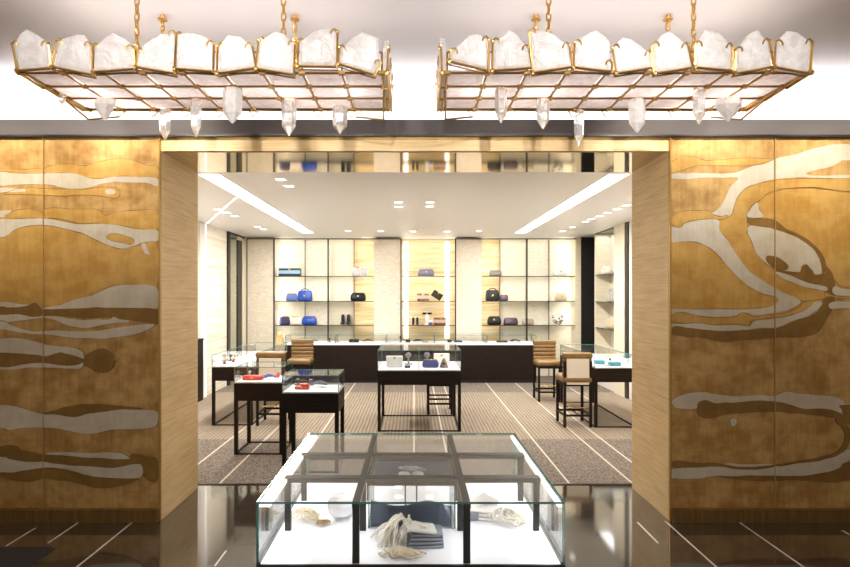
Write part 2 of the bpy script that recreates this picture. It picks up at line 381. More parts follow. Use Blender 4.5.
LSH = [
 ('amber',0,[(237,160),(300,143),(380,140),(450,148),(520,130),(600,113),(680,112),(740,130),(800,148),(838,148),(838,213),(720,207),(650,204),(580,209),(520,216),(470,211),(420,194),(360,186),(310,189),(237,187)]),
 ('amber',0,[(-300,172),(0,165),(120,168),(237,162),(237,187),(100,190),(0,180),(-300,188)]),
 ('silver_leaf',0,[(-300,190),(0,180),(50,185),(100,192),(150,188),(237,188),(310,190),(360,187),(420,195),(470,212),(520,218),(580,210),(650,205),(720,208),(838,215),(838,255),(780,240),(700,237),(620,235),(540,245),(490,262),(440,270),(380,270),(320,262),(280,250),(200,245),(120,248),(60,250),(0,257),(-300,260)]),
 ('amber',0,[(20,300),(100,272),(170,266),(237,270),(330,272),(440,274),(520,264),(600,262),(630,275),(640,298),(620,320),(560,312),(460,304),(340,310),(237,305),(100,300)]),
 ('silver_leaf',0,[(-300,266),(0,265),(60,270),(130,272),(132,286),(60,290),(0,292),(-300,292)]),
 ('silver_leaf',0,[(565,277),(600,272),(618,288),(600,300),(570,296)]),
 ('amber',0,[(10,428),(60,395),(110,380),(170,378),(220,395),(237,400),(237,424),(150,428),(60,430)]),
 ('amber',0,[(237,380),(300,372),(400,378),(500,378),(540,392),(560,410),(600,400),(700,388),(838,388),(838,488),(760,486),(700,478),(620,462),(540,455),(440,455),(380,445),(300,428),(237,425)]),
 ('silver_leaf',0,[(-300,388),(0,386),(62,389),(30,412),(0,424),(-300,424)]),
 ('amber',0,[(90,487),(150,470),(230,465),(300,474),(380,492),(440,507),(480,526),(530,551),(590,576),(650,591),(720,576),(838,562),(838,790),(720,778),(600,786),(480,838),(320,888),(237,895),(0,868),(-300,866),(-300,562),(0,532),(50,514)]),
 ('silver_leaf',0,[(-300,430),(0,430),(80,432),(160,430),(237,428),(320,440),(380,455),(440,460),(540,455),(620,462),(700,480),(760,488),(838,490),(838,549),(770,554),(720,574),(650,589),(590,574),(530,549),(480,524),(440,505),(380,490),(300,472),(230,463),(150,468),(90,485),(50,512),(0,530),(-300,560)]),
 ('amber',489,[(570,35),(600,20),(660,28),(712,50),(710,68),(690,78),(640,65),(590,55)]),
 ('silver_leaf',489,[(755,80),(772,70),(785,95),(800,130),(770,118)]),
 ('silver_leaf',489,[(240,410),(320,400),(400,370),(480,350),(540,325),(600,300),(660,290),(720,292),(838,305),(838,420),(700,416),(600,412),(520,412),(420,415),(300,420),(240,422)]),
 ('umber',489,[(240,422),(300,422),(420,417),(520,412),(600,414),(838,422),(838,498),(780,490),(700,480),(660,472),(600,468),(520,462),(440,465),(340,455),(240,450)]),
 ('silver_leaf',489,[(-300,380),(0,382),(60,385),(150,395),(150,402),(100,410),(40,410),(0,405),(-300,405)]),
 ('seam',489,[(148,395),(170,378),(200,376),(225,400),(237,420),(228,425),(205,395),(180,386),(158,400)]),
 ('umber',489,[(-300,405),(0,405),(40,412),(100,412),(150,404),(180,388),(205,395),(230,430),(220,452),(180,458),(120,448),(60,446),(0,450),(-300,450)]),
 ('silver_leaf',489,[(-300,452),(0,450),(60,447),(120,450),(180,460),(237,458),(300,458),(380,470),(440,478),(520,475),(580,478),(610,462),(640,475),(690,478),(680,488),(600,495),(540,505),(480,520),(430,518),(360,505),(300,480),(240,465),(160,475),(90,485),(40,488),(0,478),(-300,476)]),
 ('silver_leaf',967,[(-300,0),(0,5),(60,22),(120,45),(180,58),(240,58),(330,55),(420,62),(500,60),(580,48),(660,35),(740,25),(820,20),(815,38),(760,65),(700,82),(620,90),(560,100),(500,98),(420,95),(340,88),(240,75),(160,72),(80,60),(0,48),(-300,35)]),
 ('silver_leaf',967,[(-300,100),(0,98),(60,95),(130,98),(200,115),(260,130),(330,138),(400,148),(440,165),(452,190),(446,205),(400,190),(350,178),(320,172),(250,192),(180,182),(120,178),(60,175),(0,172),(-300,172)]),
 ('silver_leaf',967,[(-300,245),(0,248),(60,250),(130,235),(200,228),(260,228),(330,240),(400,240),(440,225),(450,235),(430,255),(380,258),(300,252),(237,250),(150,252),(80,262),(0,260),(-300,260)]),
 ('umber',967,[(-300,172),(0,175),(60,177),(180,184),(250,194),(320,174),(350,178),(400,190),(448,208),(440,226),(400,238),(330,238),(260,226),(200,226),(130,233),(60,248),(0,246),(-300,244)]),
 ('seam',967,[(560,150),(595,160),(618,195),(640,210),(614,214),(600,182)]),
 ('umber',967,[(452,200),(480,175),(520,155),(565,155),(600,175),(615,210),(605,250),(570,278),(520,272),(475,250),(450,235)]),
 ('umber',967,[(240,495),(300,480),(350,460),(440,448),(540,445),(640,455),(760,470),(640,473),(560,483),(480,493),(400,513),(300,498)]),
 ('silver_leaf',967,[(-300,450),(0,448),(80,455),(150,475),(237,498),(300,500),(400,515),(480,495),(560,485),(640,475),(740,475),(838,482),(838,551),(800,571),(720,576),(600,581),(520,599),(450,601),(380,589),(300,573),(237,569),(140,571),(60,581),(0,569),(-300,570)]),
 ('umber',1498,[(0,145),(40,132),(90,138),(110,160),(150,165),(200,175),(245,185),(330,187),(440,197),(520,200),(600,207),(690,206),(700,180),(740,182),(790,195),(838,210),(838,325),(770,300),(760,240),(720,232),(660,240),(600,248),(540,245),(450,242),(350,238),(280,225),(237,215),(160,215),(100,210),(60,200),(0,190)]),
 ('silver_leaf',1498,[(245,180),(300,170),(400,170),(500,172),(580,168),(650,175),(690,195),(680,204),(600,205),(520,198),(440,195),(330,185)]),
 ('silver_leaf',1498,[(-300,190),(0,192),(60,205),(150,220),(237,218),(300,230),(400,240),(520,246),(600,250),(660,242),(720,232),(755,235),(765,270),(750,302),(700,308),(600,305),(520,300),(450,285),(370,262),(300,252),(237,250),(150,262),(80,275),(0,275),(-300,275)]),
 ('umber',1498,[(-300,278),(0,278),(80,278),(150,266),(237,255),(300,254),(370,265),(450,288),(520,302),(600,307),(700,310),(740,310),(680,335),(600,352),(520,355),(450,340),(370,322),(300,312),(237,308),(160,322),(80,318),(0,300),(-300,298)]),
]
RSH = [
 ('amber',0,[(40,120),(90,88),(150,85),(200,100),(280,98),(350,90),(440,92),(505,98),(430,118),(340,125),(260,125),(170,125),(100,145),(45,158)]),
 ('silver_leaf',0,[(40,162),(120,158),(200,158),(280,160),(340,155),(400,130),(470,115),(520,92),(600,75),(680,50),(760,32),(850,28),(1200,20),(1200,130),(850,102),(800,112),(740,135),(690,145),(650,160),(700,170),(850,165),(1200,165),(1200,185),(850,182),(740,180),(640,178),(560,180),(500,188),(430,205),(380,225),(350,255),(330,300),(315,345),(270,350),(230,340),(250,325),(285,280),(310,225),(345,180),(280,178),(200,178),(120,185),(40,180)]),
 ('amber',0,[(520,236),(690,226),(850,246),(1200,262),(1200,690),(850,672),(780,640),(765,600),(742,575),(728,530),(682,474),(622,434),(562,408),(510,368),(455,356),(442,320),(436,288)]),
 ('amber',0,[(40,466),(120,464),(180,474),(240,509),(290,564),(340,619),(400,670),(460,699),(515,710),(528,725),(500,752),(450,760),(350,764),(250,762),(150,765),(40,762)]),
 ('umber',0,[(388,350),(450,360),(510,370),(560,410),(620,435),(680,475),(727,530),(742,580),(762,600),(777,640),(777,715),(735,715),(735,600),(722,602),(700,520),(650,470),(590,435),(520,410),(450,395),(400,385)]),
 ('amber',0,[(330,300),(315,345),(258,375),(262,412),(300,457),(340,522),(400,597),(480,652),(540,687),(620,727),(730,722),(775,716),(850,718),(1200,724),(1200,704),(850,708),(770,702),(730,685),(640,665),(560,635),(515,595),(470,562),(430,520),(400,450),(385,425),(400,405),(388,388),(388,345),(405,305),(450,275),(510,234),(690,222),(850,242),(1200,262),(1200,186),(850,183),(560,185),(505,192),(430,207),(380,228),(350,258)]),
 ('amber',0,[(45,360),(80,335),(150,325),(210,325),(230,340),(270,350),(300,345),(290,365),(230,362),(150,370),(110,380),(90,400),(60,395),(48,380)]),
 ('silver_leaf',0,[(40,400),(85,403),(110,382),(150,372),(230,364),(262,372),(262,412),(300,457),(340,522),(400,597),(480,652),(540,687),(605,715),(625,735),(600,755),(550,775),(480,787),(420,795),(390,783),(360,780),(330,796),(250,800),(150,790),(100,778),(40,790),(40,765),(150,768),(250,765),(350,767),(450,762),(500,752),(528,725),(515,708),(460,697),(400,668),(340,617),(290,562),(240,507),(180,472),(120,462),(40,465)]),
 ('amber',0,[(48,805),(60,785),(100,780),(150,795),(240,805),(330,800),(360,782),(390,785),(420,797),(500,790),(570,780),(620,755),(640,735),(720,722),(720,730),(670,755),(620,780),(560,795),(480,805),(410,815),(395,838),(360,835),(320,830),(250,835),(170,825),(100,828),(60,822)]),
 ('silver_leaf',0,[(40,830),(100,832),(170,828),(250,840),(330,835),(395,842),(420,820),(500,810),(570,798),(640,770),(690,735),(725,735),(700,770),(650,800),(590,818),(520,846),(450,850),(350,860),(250,862),(120,848),(80,840),(40,845)]),
 ('umber',0,[(48,860),(70,845),(120,850),(250,864),(350,862),(450,855),(520,850),(600,820),(660,800),(710,770),(735,715),(775,715),(770,760),(745,800),(720,850),(680,880),(600,892),(510,892),(420,900),(350,905),(280,912),(200,895),(120,888),(60,880)]),
 ('silver_leaf',0,[(400,392),(450,397),(520,412),(590,437),(650,472),(700,522),(720,602),(690,610),(670,585),(650,567),(630,575),(620,600),(570,595),(515,590),(470,560),(430,520),(400,450),(388,425)]),
 ('umber',0,[(470,535),(490,527),(530,537),(570,570),(560,590),(520,590),(480,560)]),
 ('umber',0,[(515,592),(570,597),(620,602),(635,575),(650,570),(675,590),(690,612),(735,610),(735,660),(670,650),(630,635),(560,605)]),
 ('silver_leaf',0,[(520,600),(560,608),(630,638),(670,652),(735,662),(735,685),(640,665),(560,635),(515,610)]),
 ('silver_leaf',0,[(775,665),(850,678),(1200,690),(1200,702),(850,706),(775,700)]),
 ('silver_leaf',0,[(760,735),(850,732),(1200,735),(1200,760),(850,760),(760,765)]),
 ('silver_leaf',0,[(388,355),(400,320),(430,288),(440,320),(455,355)]),
 ('silver_leaf',814,[(50,365),(80,340),(150,322),(200,322),(250,332),(340,340),(440,335),(510,338),(560,320),(610,330),(700,335),(780,345),(820,365),(850,375),(1200,400),(1200,450),(850,430),(800,415),(740,395),(640,395),(540,370),(450,378),(350,375),(290,368),(240,372),(200,358),(170,365),(160,395),(100,398),(65,390)]),
 ('umber',814,[(165,390),(170,368),(200,358),(240,372),(320,370),(450,360),(540,368),(600,385),(640,398),(740,398),(800,418),(830,445),(700,425),(600,415),(500,408),(400,412),(300,420),(240,435),(200,438),(170,425)]),
 ('umber',814,[(808,400),(830,378),(1200,400),(1200,560),(850,470),(820,440)]),
 ('silver_leaf',814,[(310,445),(320,438),(335,440),(340,460),(325,475),(312,465)]),
 ('silver_leaf',1262,[(45,225),(60,215),(130,210),(220,205),(300,190),(350,195),(420,195),(480,192),(520,200),(600,190),(700,180),(760,165),(820,140),(850,125),(1200,60),(1200,120),(850,180),(800,210),(740,230),(650,245),(560,248),(480,248),(400,245),(330,250),(250,248),(180,258),(120,262),(60,258),(45,255)]),
 ('umber',1262,[(250,250),(330,252),(480,250),(560,250),(650,247),(740,232),(800,212),(850,185),(1200,130),(1200,240),(850,268),(780,278),(700,272),(600,265),(520,268),(440,270),(350,262)]),
 ('umber',1262,[(48,190),(80,180),(160,188),(240,190),(300,200),(360,208),(480,202),(525,196),(480,212),(400,220),(320,216),(240,204),(130,210),(60,208)]),
 ('umber',0,[(800,1245),(835,1290),(845,1330),(830,1385),(780,1420),(700,1442),(600,1455),(530,1467),(530,1459),(640,1440),(740,1420),(800,1390),(825,1340),(810,1290),(780,1262)]),
]
for side, sh, sc, ox, x0, x1, seams in (('left', LSH, 5.3125, 0, -4.5, JL-.012, (44.5, -70)), ('right', RSH, 4.474, 660, JR+.012, 4.5, (774, 890))):
    g = MB().box(x0, x1, YF-.004, YF+.001, .088, ZW, M['gold'])
    relief(g, sh, sc, ox, .095, ZW-.005, (x0+.004, x1-.004))
    for px in seams: g.box(X(px, YF)-.002, X(px, YF)+.002, YF-.0165, YF, .088, ZW-.002, M['seam'])
    struct(g, 'wall_'+side)
# -------- inner side walls
wl = MB()
wl.box(-WX-.1, -WX, YB, 8.75, 0, HI, M['pale_wall'])
wl.box(-WX-.1, -WX, 9.02, 10.08, 0, HI, M['onyx_white'])
wl.box(-WX-.1, -WX+.03, 8.75, 9.02, 0, HI, M['pale_wall']); wl.box(-WX-.1, -WX+.034, 8.96, 9.0, 0, HI-.02, M['led_soft'])
wl.box(-WX-.1, -WX+.03, 10.08, 10.2, 0, HI, M['black']); wl.box(-WX-.1, -WX+.012, 10.2, 10.64, 0, HI, M['green_mirror'])
wl.box(-WX-.1, -WX+.03, 10.64, 10.88, 0, HI-.1, M['black']); wl.box(-WX-.1, -WX+.03, 10.64, 10.88, HI-.1, HI, M['panel'])
wl.box(-WX-.1, -WX+.01, 10.88, 11.6, 0, HI, M['panel'])
wl.box(-WX, -WX+.035, 10.2, 11.05, HI-.03, HI-.005, M['black'])
struct(wl, 'wall_inner_left')
wr = MB()
wr.box(WX, WX+.1, YB, 8.78, 0, HI, M['pale_wall']); wr.box(WX-.02, WX+.1, 8.78, 8.9, 0, HI, M['black'])
wr.box(WX-.03, WX+.35, 8.9, 9.36, 0, HI, M['panel'])
wr.box(WX+.28, WX+.38, 9.36, 10.42, 0, HI, M['pale_wall']); wr.box(WX, WX+.3, 9.36, 10.42, HI-.02, HI, M['black'])
wr.box(WX, WX+.3, 9.36, 10.42, 0, .3, M['pale_wall'])
wr.box(WX, WX+.38, 10.42, 10.46, 0, HI, M['panel'])
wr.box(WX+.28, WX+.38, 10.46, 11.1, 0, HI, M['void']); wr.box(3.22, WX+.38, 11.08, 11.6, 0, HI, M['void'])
struct(wr, 'wall_inner_right')
# -------- back wall with niches
YP = 11.05
ZS0 = [H+20*YP/F]
wb = MB().box(-3.5, 3.3, 11.45, 11.6, 0, HI, M['panel'])
wb.box(-WX, X(247,YP), YP, 11.45, 0, HI, M['panel'])
for a, b in ((247,273.5), (374,400.5), (456,481.5)): wb.box(X(a,YP), X(b,YP), YP, 11.45, 0, HI-.02, M['mosaic'])
wb.box(X(575.5,YP), X(581,YP), YP, 11.45, 0, HI, M['panel'])
for a, b, t, y in ((275,305,'mosaic_cream',11.34),(305,328,'mosaic_cream',11.33),(328,354,'panel',11.34),(354,374,'onyx_gold',11.42),(401,456,'onyx_gold',11.40),(482,500,'onyx_gold',11.42),(500,527,'panel',11.34),(527,549,'mosaic_cream',11.33),(549,576,'mosaic_cream',11.34)):
    wb.box(X(a,y), X(b,y), y, 11.45, 0, HI-.02, M[t])
for a in (274, 401, 455.5): wb.box(X(a,YP)-.012, X(a,YP)+.012, YP-.012, YP+.02, 0, HI-.03, M['black'])
for a in (247,): wb.box(X(a,YP)-.008, X(a,YP)+.008, YP-.01, YP+.02, 0, HI-.03, M['black'])
for a, h in ((328, .013), (527, .013)): wb.box(X(a,YP)-h, X(a,YP)+h, YP, YP+.06, 0, HI-.03, M['black'])
for a in (305, 549, 575.5, 354, 500): wb.box(X(a,11.3)-.005, X(a,11.3)+.005, 11.3, 11.33, 0, HI-.03, M['bronze_frame'])
for a, b in ((247,275),(275,374),(374,402),(455,482),(482,576)): wb.box(X(a,YP), X(b,YP), YP-.014, YP+.012, HI-.045, HI-.028, M['black'])
struct(wb, 'wall_back')
# light lines standing in the niches' corners (their glow is the light of these lamps)
def led_line(px, y, label, w_=.035):
    x = X(px, y); t = tag(MB().box(x-w_/2, x+w_/2, y-.012, y, .75, HI-.06, M['led_soft']).build('light_line'), label, 'light', 'light lines in the wall niches')
for px, y, lb in ((406, 11.39, 'vertical white light line left of the golden onyx in the centre niche'), (447, 11.39, 'vertical white light line right of the golden onyx in the centre niche')): led_line(px, y, lb, .09)
for xa, xb, pw in ((275, 374, 10), (401, 456, 8), (482, 576, 10)):
    for px, sg in ((xa, 1), (xb, -1)):
        x = X(px, YP)+sg*.05
        light('AREA', 'niche_light', (x, YP+.07, 1.72), pw*.27, (1, .95, .86), rot=(math.radians(90), 0, math.radians(-sg*52)), size=(.03, 1.9))
    for zz in (ZS0[0], HI-.04): light('AREA', 'niche_light', ((X(xa,YP)+X(xb,YP))/2, YP+.04, zz-.02), pw*.11, (1, .95, .86), rot=(math.radians(35), 0, 0), size=(abs(X(xb,YP)-X(xa,YP))*.9, .02))
light('AREA', 'niche_light', (WX+.14, 9.9, HI-.04), 1.6, (1, .97, .92), size=(.2, .95))
# ceiling slots
for i, s in enumerate((-1, 1)):
    t = thing('ceiling_light_slot', ('left' if s < 0 else 'right')+' long recessed light slot running back across the inner ceiling', 'ceiling light', (s*1.93, 7.8, HI), 0, 'long ceiling light slots')
    MB().box(-.1, .1, -2.48, 2.5, -.004, .0, M['led']).build('diffuser', t)
    f = MB(); [f.box(a, b, c, d, -.006, 0, M['ceil_in']) for a, b, c, d in ((-.108,-.1,-2.49,2.51),(.1,.108,-2.49,2.51),(-.1,.1,-2.49,-2.48),(-.1,.1,2.5,2.51))]
    f.build('slot_edge', t)
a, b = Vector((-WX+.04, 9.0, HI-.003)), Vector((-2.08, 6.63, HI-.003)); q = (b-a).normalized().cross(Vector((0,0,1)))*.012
struct(MB().slab([a-q, b-q, b+q, a+q], [p+Vector((0,0,.003)) for p in (a-q, b-q, b+q, a+q)], M['led_soft']), 'ceiling_reflection')  # glowing strip stands in for the wall light line's reflection on the ceiling
# downlights
DL = [(280.7,179.3),(288.8,185.8),(218.4,209.3),(226.5,212.5),(234.7,216),(257.7,226.6),(263.6,229),(398.4,202),(398.4,206.6),(348,231),(380.8,231),(413,231.3),(430,202),(429.7,206.3),(447,231.4),(479,231),
      (626.5,205),(617,209),(607.6,212.5),(599.4,216),(590.8,218.8),(585.4,221.5),(572.4,227),(563,231)]
names = ['nearest of the two beside the left light slot','farther of the two beside the left light slot','nearest of the left wall row','second of the left wall row','third of the left wall row','fourth of the left wall row','farthest of the left wall row',
 'nearer one of the pair left of the ceiling centre','farther one of the pair left of the ceiling centre','above the left shelf niche','above the textured pillar left of the centre niche','above the centre niche','nearer one of the pair right of the ceiling centre','farther one of the pair right of the ceiling centre','above the centre niche at its right side','above the textured pillar right of the centre niche',
 'nearest of the right wall row','second nearest of the right wall row','third of the right wall row','fourth of the right wall row','fifth of the right wall row','sixth of the right wall row','seventh, next to last of the right wall row','farthest of the right wall row']
for (px, py), nm in zip(DL, names):
    d = (HI-H)*F/(VY-py); x = X(px, d)
    t = thing('downlight', 'small square recessed downlight, '+nm, 'downlight', (x, d, HI), 0, 'recessed downlights in the inner ceiling')
    MB().box(-.055,.055,-.055,.055,-.004,0,M['ceil_in']).box(-.045,.045,-.045,.045,-.0045,-.004,M['led']).build('lens', t)
    l = light('SPOT', 'beam', (0, 0, -.02), 9.5, WARM, spot=75, size=.03, parent=t)
# ------------------------------------------------------------------ unseen spots added to light the front room, its walls and chandeliers
for x in (-3.4, -2.2, -.8, .8, 2.2, 3.4):
    light('SPOT', 'front_room_fill', (x, 1.2, HF-.02), 16, WARM, rot=(math.radians(38), 0, 0), spot=95, size=.08)  # added general fill from near the front ceiling, out of view
for x in (-3.9, -3.2, -2.5, -1.8, -.6, .6, 1.8, 2.5, 3.2, 3.9):
    light('SPOT', 'wall_fill', (x, 3.0, HF-.02), 62 if abs(x) > 1.5 else 11, (1, .93, .82), rot=(math.radians(57), 0, 0), spot=64, size=.05, blend=1)  # added spots that brighten the upper walls and the header
for x in (-1.9, -.35, .35, 1.9):      # added spots behind the camera that brighten the chandelier slabs from the front
    v = Vector(((-1.08 if x < 0 else 1.08)+(x-(-1.1 if x < 0 else 1.1))*.55, 2.9, 2.84))-Vector((x, -.6, 2.62))
    l = light('SPOT', 'chandelier_fill', (x, -.6, 2.62), 165, (1, .965, .93), spot=37, size=.05, blend=1)
    l.rotation_euler = v.to_track_quat('-Z', 'Y').to_euler()
# ------------------------------------------------------------------ rug at front left
rug = MB().box(-4.0, -2.28, 2.6, 3.6, .0012, .008, M['mat_dark'])
tag(rug.build('floor_mat'), 'dark charcoal mat on the polished floor at the lower left', 'mat')
# ------------------------------------------------------------------ chandeliers
random.seed(4)
YC0, YC1, ZC = 2.9, 3.46, 2.746
SLL = [(0,[(60,175),(85,135),(108,118),(150,140),(190,175),(200,265),(80,275)]),(0,[(230,165),(300,138),(330,140),(355,180),(360,290),(215,262)]),(0,[(370,185),(410,150),(440,130),(490,155),(515,190),(520,268),(372,280)]),
 (0,[(540,200),(590,155),(625,135),(680,138),(675,285),(535,262)]),(0,[(690,140),(750,132),(800,150),(825,175),(822,278),(685,268)]),(200,[(75,185),(110,140),(155,145),(200,180),(215,265),(75,285)]),
 (200,[(235,160),(290,125),(325,135),(365,175),(360,290),(225,268)]),(200,[(385,165),(440,125),(500,112),(528,130),(525,260),(385,258)]),(200,[(545,190),(590,150),(625,128),(690,155),(695,250),(670,290),(540,250)])]
SLR = [(430,[(85,200),(150,140),(185,135),(222,160),(220,275),(80,240)]),(430,[(245,165),(300,120),(330,130),(375,190),(385,265),(245,275)]),(430,[(385,130),(430,125),(480,140),(530,180),(540,262),(400,282)]),
 (430,[(560,170),(600,140),(640,122),(690,165),(695,250),(690,278),(555,262)]),(430,[(705,190),(740,150),(770,155),(845,210),(848,265),(720,285)]),(630,[(85,180),(120,140),(150,125),(215,180),(230,265),(95,285)]),
 (630,[(250,175),(285,122),(340,130),(385,185),(380,275),(250,262)]),(630,[(405,200),(450,140),(490,120),(525,165),(540,262),(405,285)]),(630,[(560,170),(600,125),(640,130),(690,170),(680,285),(555,262)])]
PTL = [(105,97,118,22),(165,107,138,12),(196,97,135,11),(232.5,86,121,20),(289,97,134,15),(340,104,132,15),(62,92,102,8)]
PTR = [(501,86,121,12),(543,97,127,13),(579,108,144,10),(637,97,131,17),(699,86,122,13),(728,97,119,28)]
def crystal_slab(T, outline, nrm, th=.03):
    """irregular slab of crystal in its claw frame; outline in local 3-D points"""
    o = [Vector(p) for p in outline]; c = sum(o, Vector())/len(o); n = Vector(nrm).normalized()
    rough = []
    for i, p in enumerate(o):
        q = o[(i+1) % len(o)]; rough.append(p)
        if (q-p).length > .05:
            m_ = (p+q)/2; rough.append(m_+(m_-c).normalized()*random.uniform(-.003, .005))
    mb = MB(); k = len(rough); fr_ = [p+n*th*.35 for p in rough]; fi = [c+(p-c)*.86+n*th*.6 for p in rough]; bk_ = [p-n*th*.35 for p in rough]
    mb.add(fr_+fi+bk_+[c+n*th*.66, c-n*th*.5], [(i,(i+1)%k,k+(i+1)%k,k+i) for i in range(k)]+[(k+i,k+(i+1)%k,3*k) for i in range(k)]+[(i,2*k+i,2*k+(i+1)%k,(i+1)%k) for i in range(k)]+[(2*k+(i+1)%k,2*k+i,3*k+1) for i in range(k)], M['crystal'])
    s = mb.build('crystal_slab', T)
    hc = (lambda p: p.x) if abs(n.y) > abs(n.x) else (lambda p: p.y)
    ia = min(range(len(o)), key=lambda k: hc(o[k])+o[k].z*1.2); ib = min(range(len(o)), key=lambda k: -hc(o[k])+o[k].z*1.2); a, b = o[ia], o[ib]
    def nb(k, other):
        c_ = [(k+1) % len(o), (k-1) % len(o)]; c_ = [q for q in c_ if q != other]; return o[max(c_, key=lambda q: o[q].z)]
    L, R = nb(ia, ib), nb(ib, ia)
    f = MB(); gm = M['gold_metal']; u = (b-a).normalized(); up = Vector((0,0,1))
    off = n*th*.5; a2, b2 = a-u*.008-up*.006+off, b+u*.008-up*.006+off
    f.tube(a2, b2, .0075, gm, n=5); L2, R2 = L-u*.006+off, R+u*.006+off
    f.tube(a2, L2, .0058, gm, n=5); f.tube(b2, R2, .0058, gm, n=5)
    f.tube(a2-off*2, b2-off*2, .004, gm, n=5); f.tube(a2, a2-off*2, .004, gm, n=5); f.tube(b2, b2-off*2, .004, gm, n=5)
    for q, sgn in ((L2, 1), (R2, -1)):
        f.ball(q, .009, gm, 6, 4); f.path([q, q+u*sgn*.016+up*.012+n*.006, q+u*sgn*.030+n*.008, q+u*sgn*.034-up*.014+n*.004], .0042, gm, 5)
    f.ball(a2, .015, gm, 6, 4); f.ball(b2, .009, gm, 6, 4)
    f.build('claw_frame', s)
def chandelier(label, x0, x1, slabs, points, chains, side):
    cx, cy = (x0+x1)/2, (YC0+YC1)/2; T = thing('chandelier', label, 'chandelier', (cx, cy, ZC), 0, 'rock crystal chandeliers')
    o = Vector((cx, cy, ZC)); gm = M['gold_metal']; gd = M['gold_dark']; nx, ny = 9, 3
    gx = [x0-cx+(x1-x0)*i/nx for i in range(nx+1)]; gy = [(YC0-cy)+(YC1-YC0)*j/ny for j in range(ny+1)]
    fr = MB(); 
    for y in gy: fr.tube((gx[0], y, -.006), (gx[-1], y, -.006), .0065, gd, n=5)
    for x in gx: fr.tube((x, gy[0], -.006), (x, gy[-1], -.006), .0065, gd, n=5)
    for x in gx:
        for y in gy: fr.box(x-.016, x+.016, y-.014, y+.014, -.014, .002, gd)
    # upper perimeter rail and uprights inside the slabs
    for z in (.10,):
        fr.path([(gx[0],gy[0],z),(gx[-1],gy[0],z),(gx[-1],gy[-1],z),(gx[0],gy[-1],z),(gx[0],gy[0],z)], .005, gd, 5)
    for x in gx:
        for y in (gy[0], gy[-1]): fr.tube((x,y,0), (x,y,.10), .005, gd, n=5)
    # loose triangular brackets below the back edge
    for i in range(1, nx):
        x = gx[i]; w_ = random.uniform(.03, .055); fr.path([(x-w_,gy[-1],-.004),(x-w_*.4,gy[-1]+.01,-.05),(x+w_,gy[-1],-.018)], .0035, gd, 4)
    for x, s in ((gx[0], -1), (gx[-1], 1)): fr.path([(x,gy[1],0),(x-s*.02,gy[-1]-.02,-.075),(x-s*.19,gy[-1]+.01,-.05)], .006, gd, 5)
    fr.build('gold_grid_frame', T)
    for i in range(nx):
        for j in range(ny):
            mb = MB(); e = .007; xa, xb, ya, yb = gx[i]+e, gx[i+1]-e, gy[j]+e, gy[j+1]-e; b_ = random.uniform(.010, .018)
            ol = [(xa,ya),(xb,ya),(xb,yb),(xa,yb)]; dz = random.uniform(0,.004); b_ *= .3
            top = [(x,y,.012) for x,y in ol]; bot = [(x,y,.002) for x,y in ol]
            ic = [((xa+xb)/2+(x-(xa+xb)/2)*.8, (ya+yb)/2+(y-(ya+yb)/2)*.7, -b_) for x,y in ol]
            mb.add(top+bot+ic, [(0,1,2,3)]+[(k,4+k,4+(k+1)%4,(k+1)%4) for k in range(4)]+[(4+k,8+k,8+(k+1)%4,4+(k+1)%4) for k in range(4)]+[(11,10,9,8)], M['crystal_pink'])
            mb.build('base_slab', T)
    for ox, pts in slabs:
        ol = []
        for cx_, cy_ in pts:
            zz = (283-cy_)/3.86/F*2.9; d = YC0-.012-zz*.18
            ol.append(P(ox+cx_/3.86, cy_/3.86, d)-o)
        crystal_slab(T, ol, (0, -1, .18))
    for i in range(nx):   # back row
        xa, xb = gx[i]+.008, gx[i+1]-.008; xm = (xa+xb)/2; ht = random.uniform(.16, .19)
        crystal_slab(T, [(xa,gy[-1]+.02,.005),(xb,gy[-1]+.02,.0),(xb,gy[-1]+.04,ht*.6),(xm+.03,gy[-1]+.05,ht),(xm-.04,gy[-1]+.05,ht*.9),(xa,gy[-1]+.04,ht*.6)], (0, 1, .15))
    for x, s in ((gx[0], -1), (gx[-1], 1)):
        for j in range(ny):
            ya, yb = gy[j]+.008, gy[j+1]-.008; ym = (ya+yb)/2; ht = random.uniform(.19, .23); t_ = s*.025
            crystal_slab(T, [(x+s*.012,ya,.0),(x+s*.012,yb,-.01),(x+s*.018,yb,ht*.6),(x+t_*.8,ym+.02,ht),(x+t_*.8,ym-.03,ht*.9),(x+s*.018,ya,ht*.6)], (s, 0, .15))
    for px, ya, yb, w_ in points:
        d = (ZC-H)*F/(VY-ya); top = P(px, ya, d)-o; ln = (yb-ya)*d/F; r = w_*d/F/2
        mb = MB(); n = 6; big = w_ > 19
        prof = [(r*.8,0),(r*.98,-ln*.06),(r,-ln*.4),(r*.93,-ln*.72),(r*.10,-ln)] if not w_ > 21 else [(r*.9,0),(r,-ln*.3),(r*.55,-ln*.7),(r*.1,-ln)]
        mb.lathe(prof, M['quartz'] if w_ < 16 else M['crystal'], (top.x, top.y, -.012), n, 1, .7)
        s = mb.build('hanging_crystal', T)
        f = MB(); f.path([(top.x, top.y, .0), (top.x, top.y, -.014)], .004, gm, 5)
        for a in (0, 2.1, 4.2): f.path([(top.x,top.y,-.01),(top.x+r*.95*math.cos(a),top.y+r*.7*math.sin(a),-.016),(top.x+r*.98*math.cos(a),top.y+r*.72*math.sin(a),-.034)], .0028, gm, 4)
        f.build('claw', s)
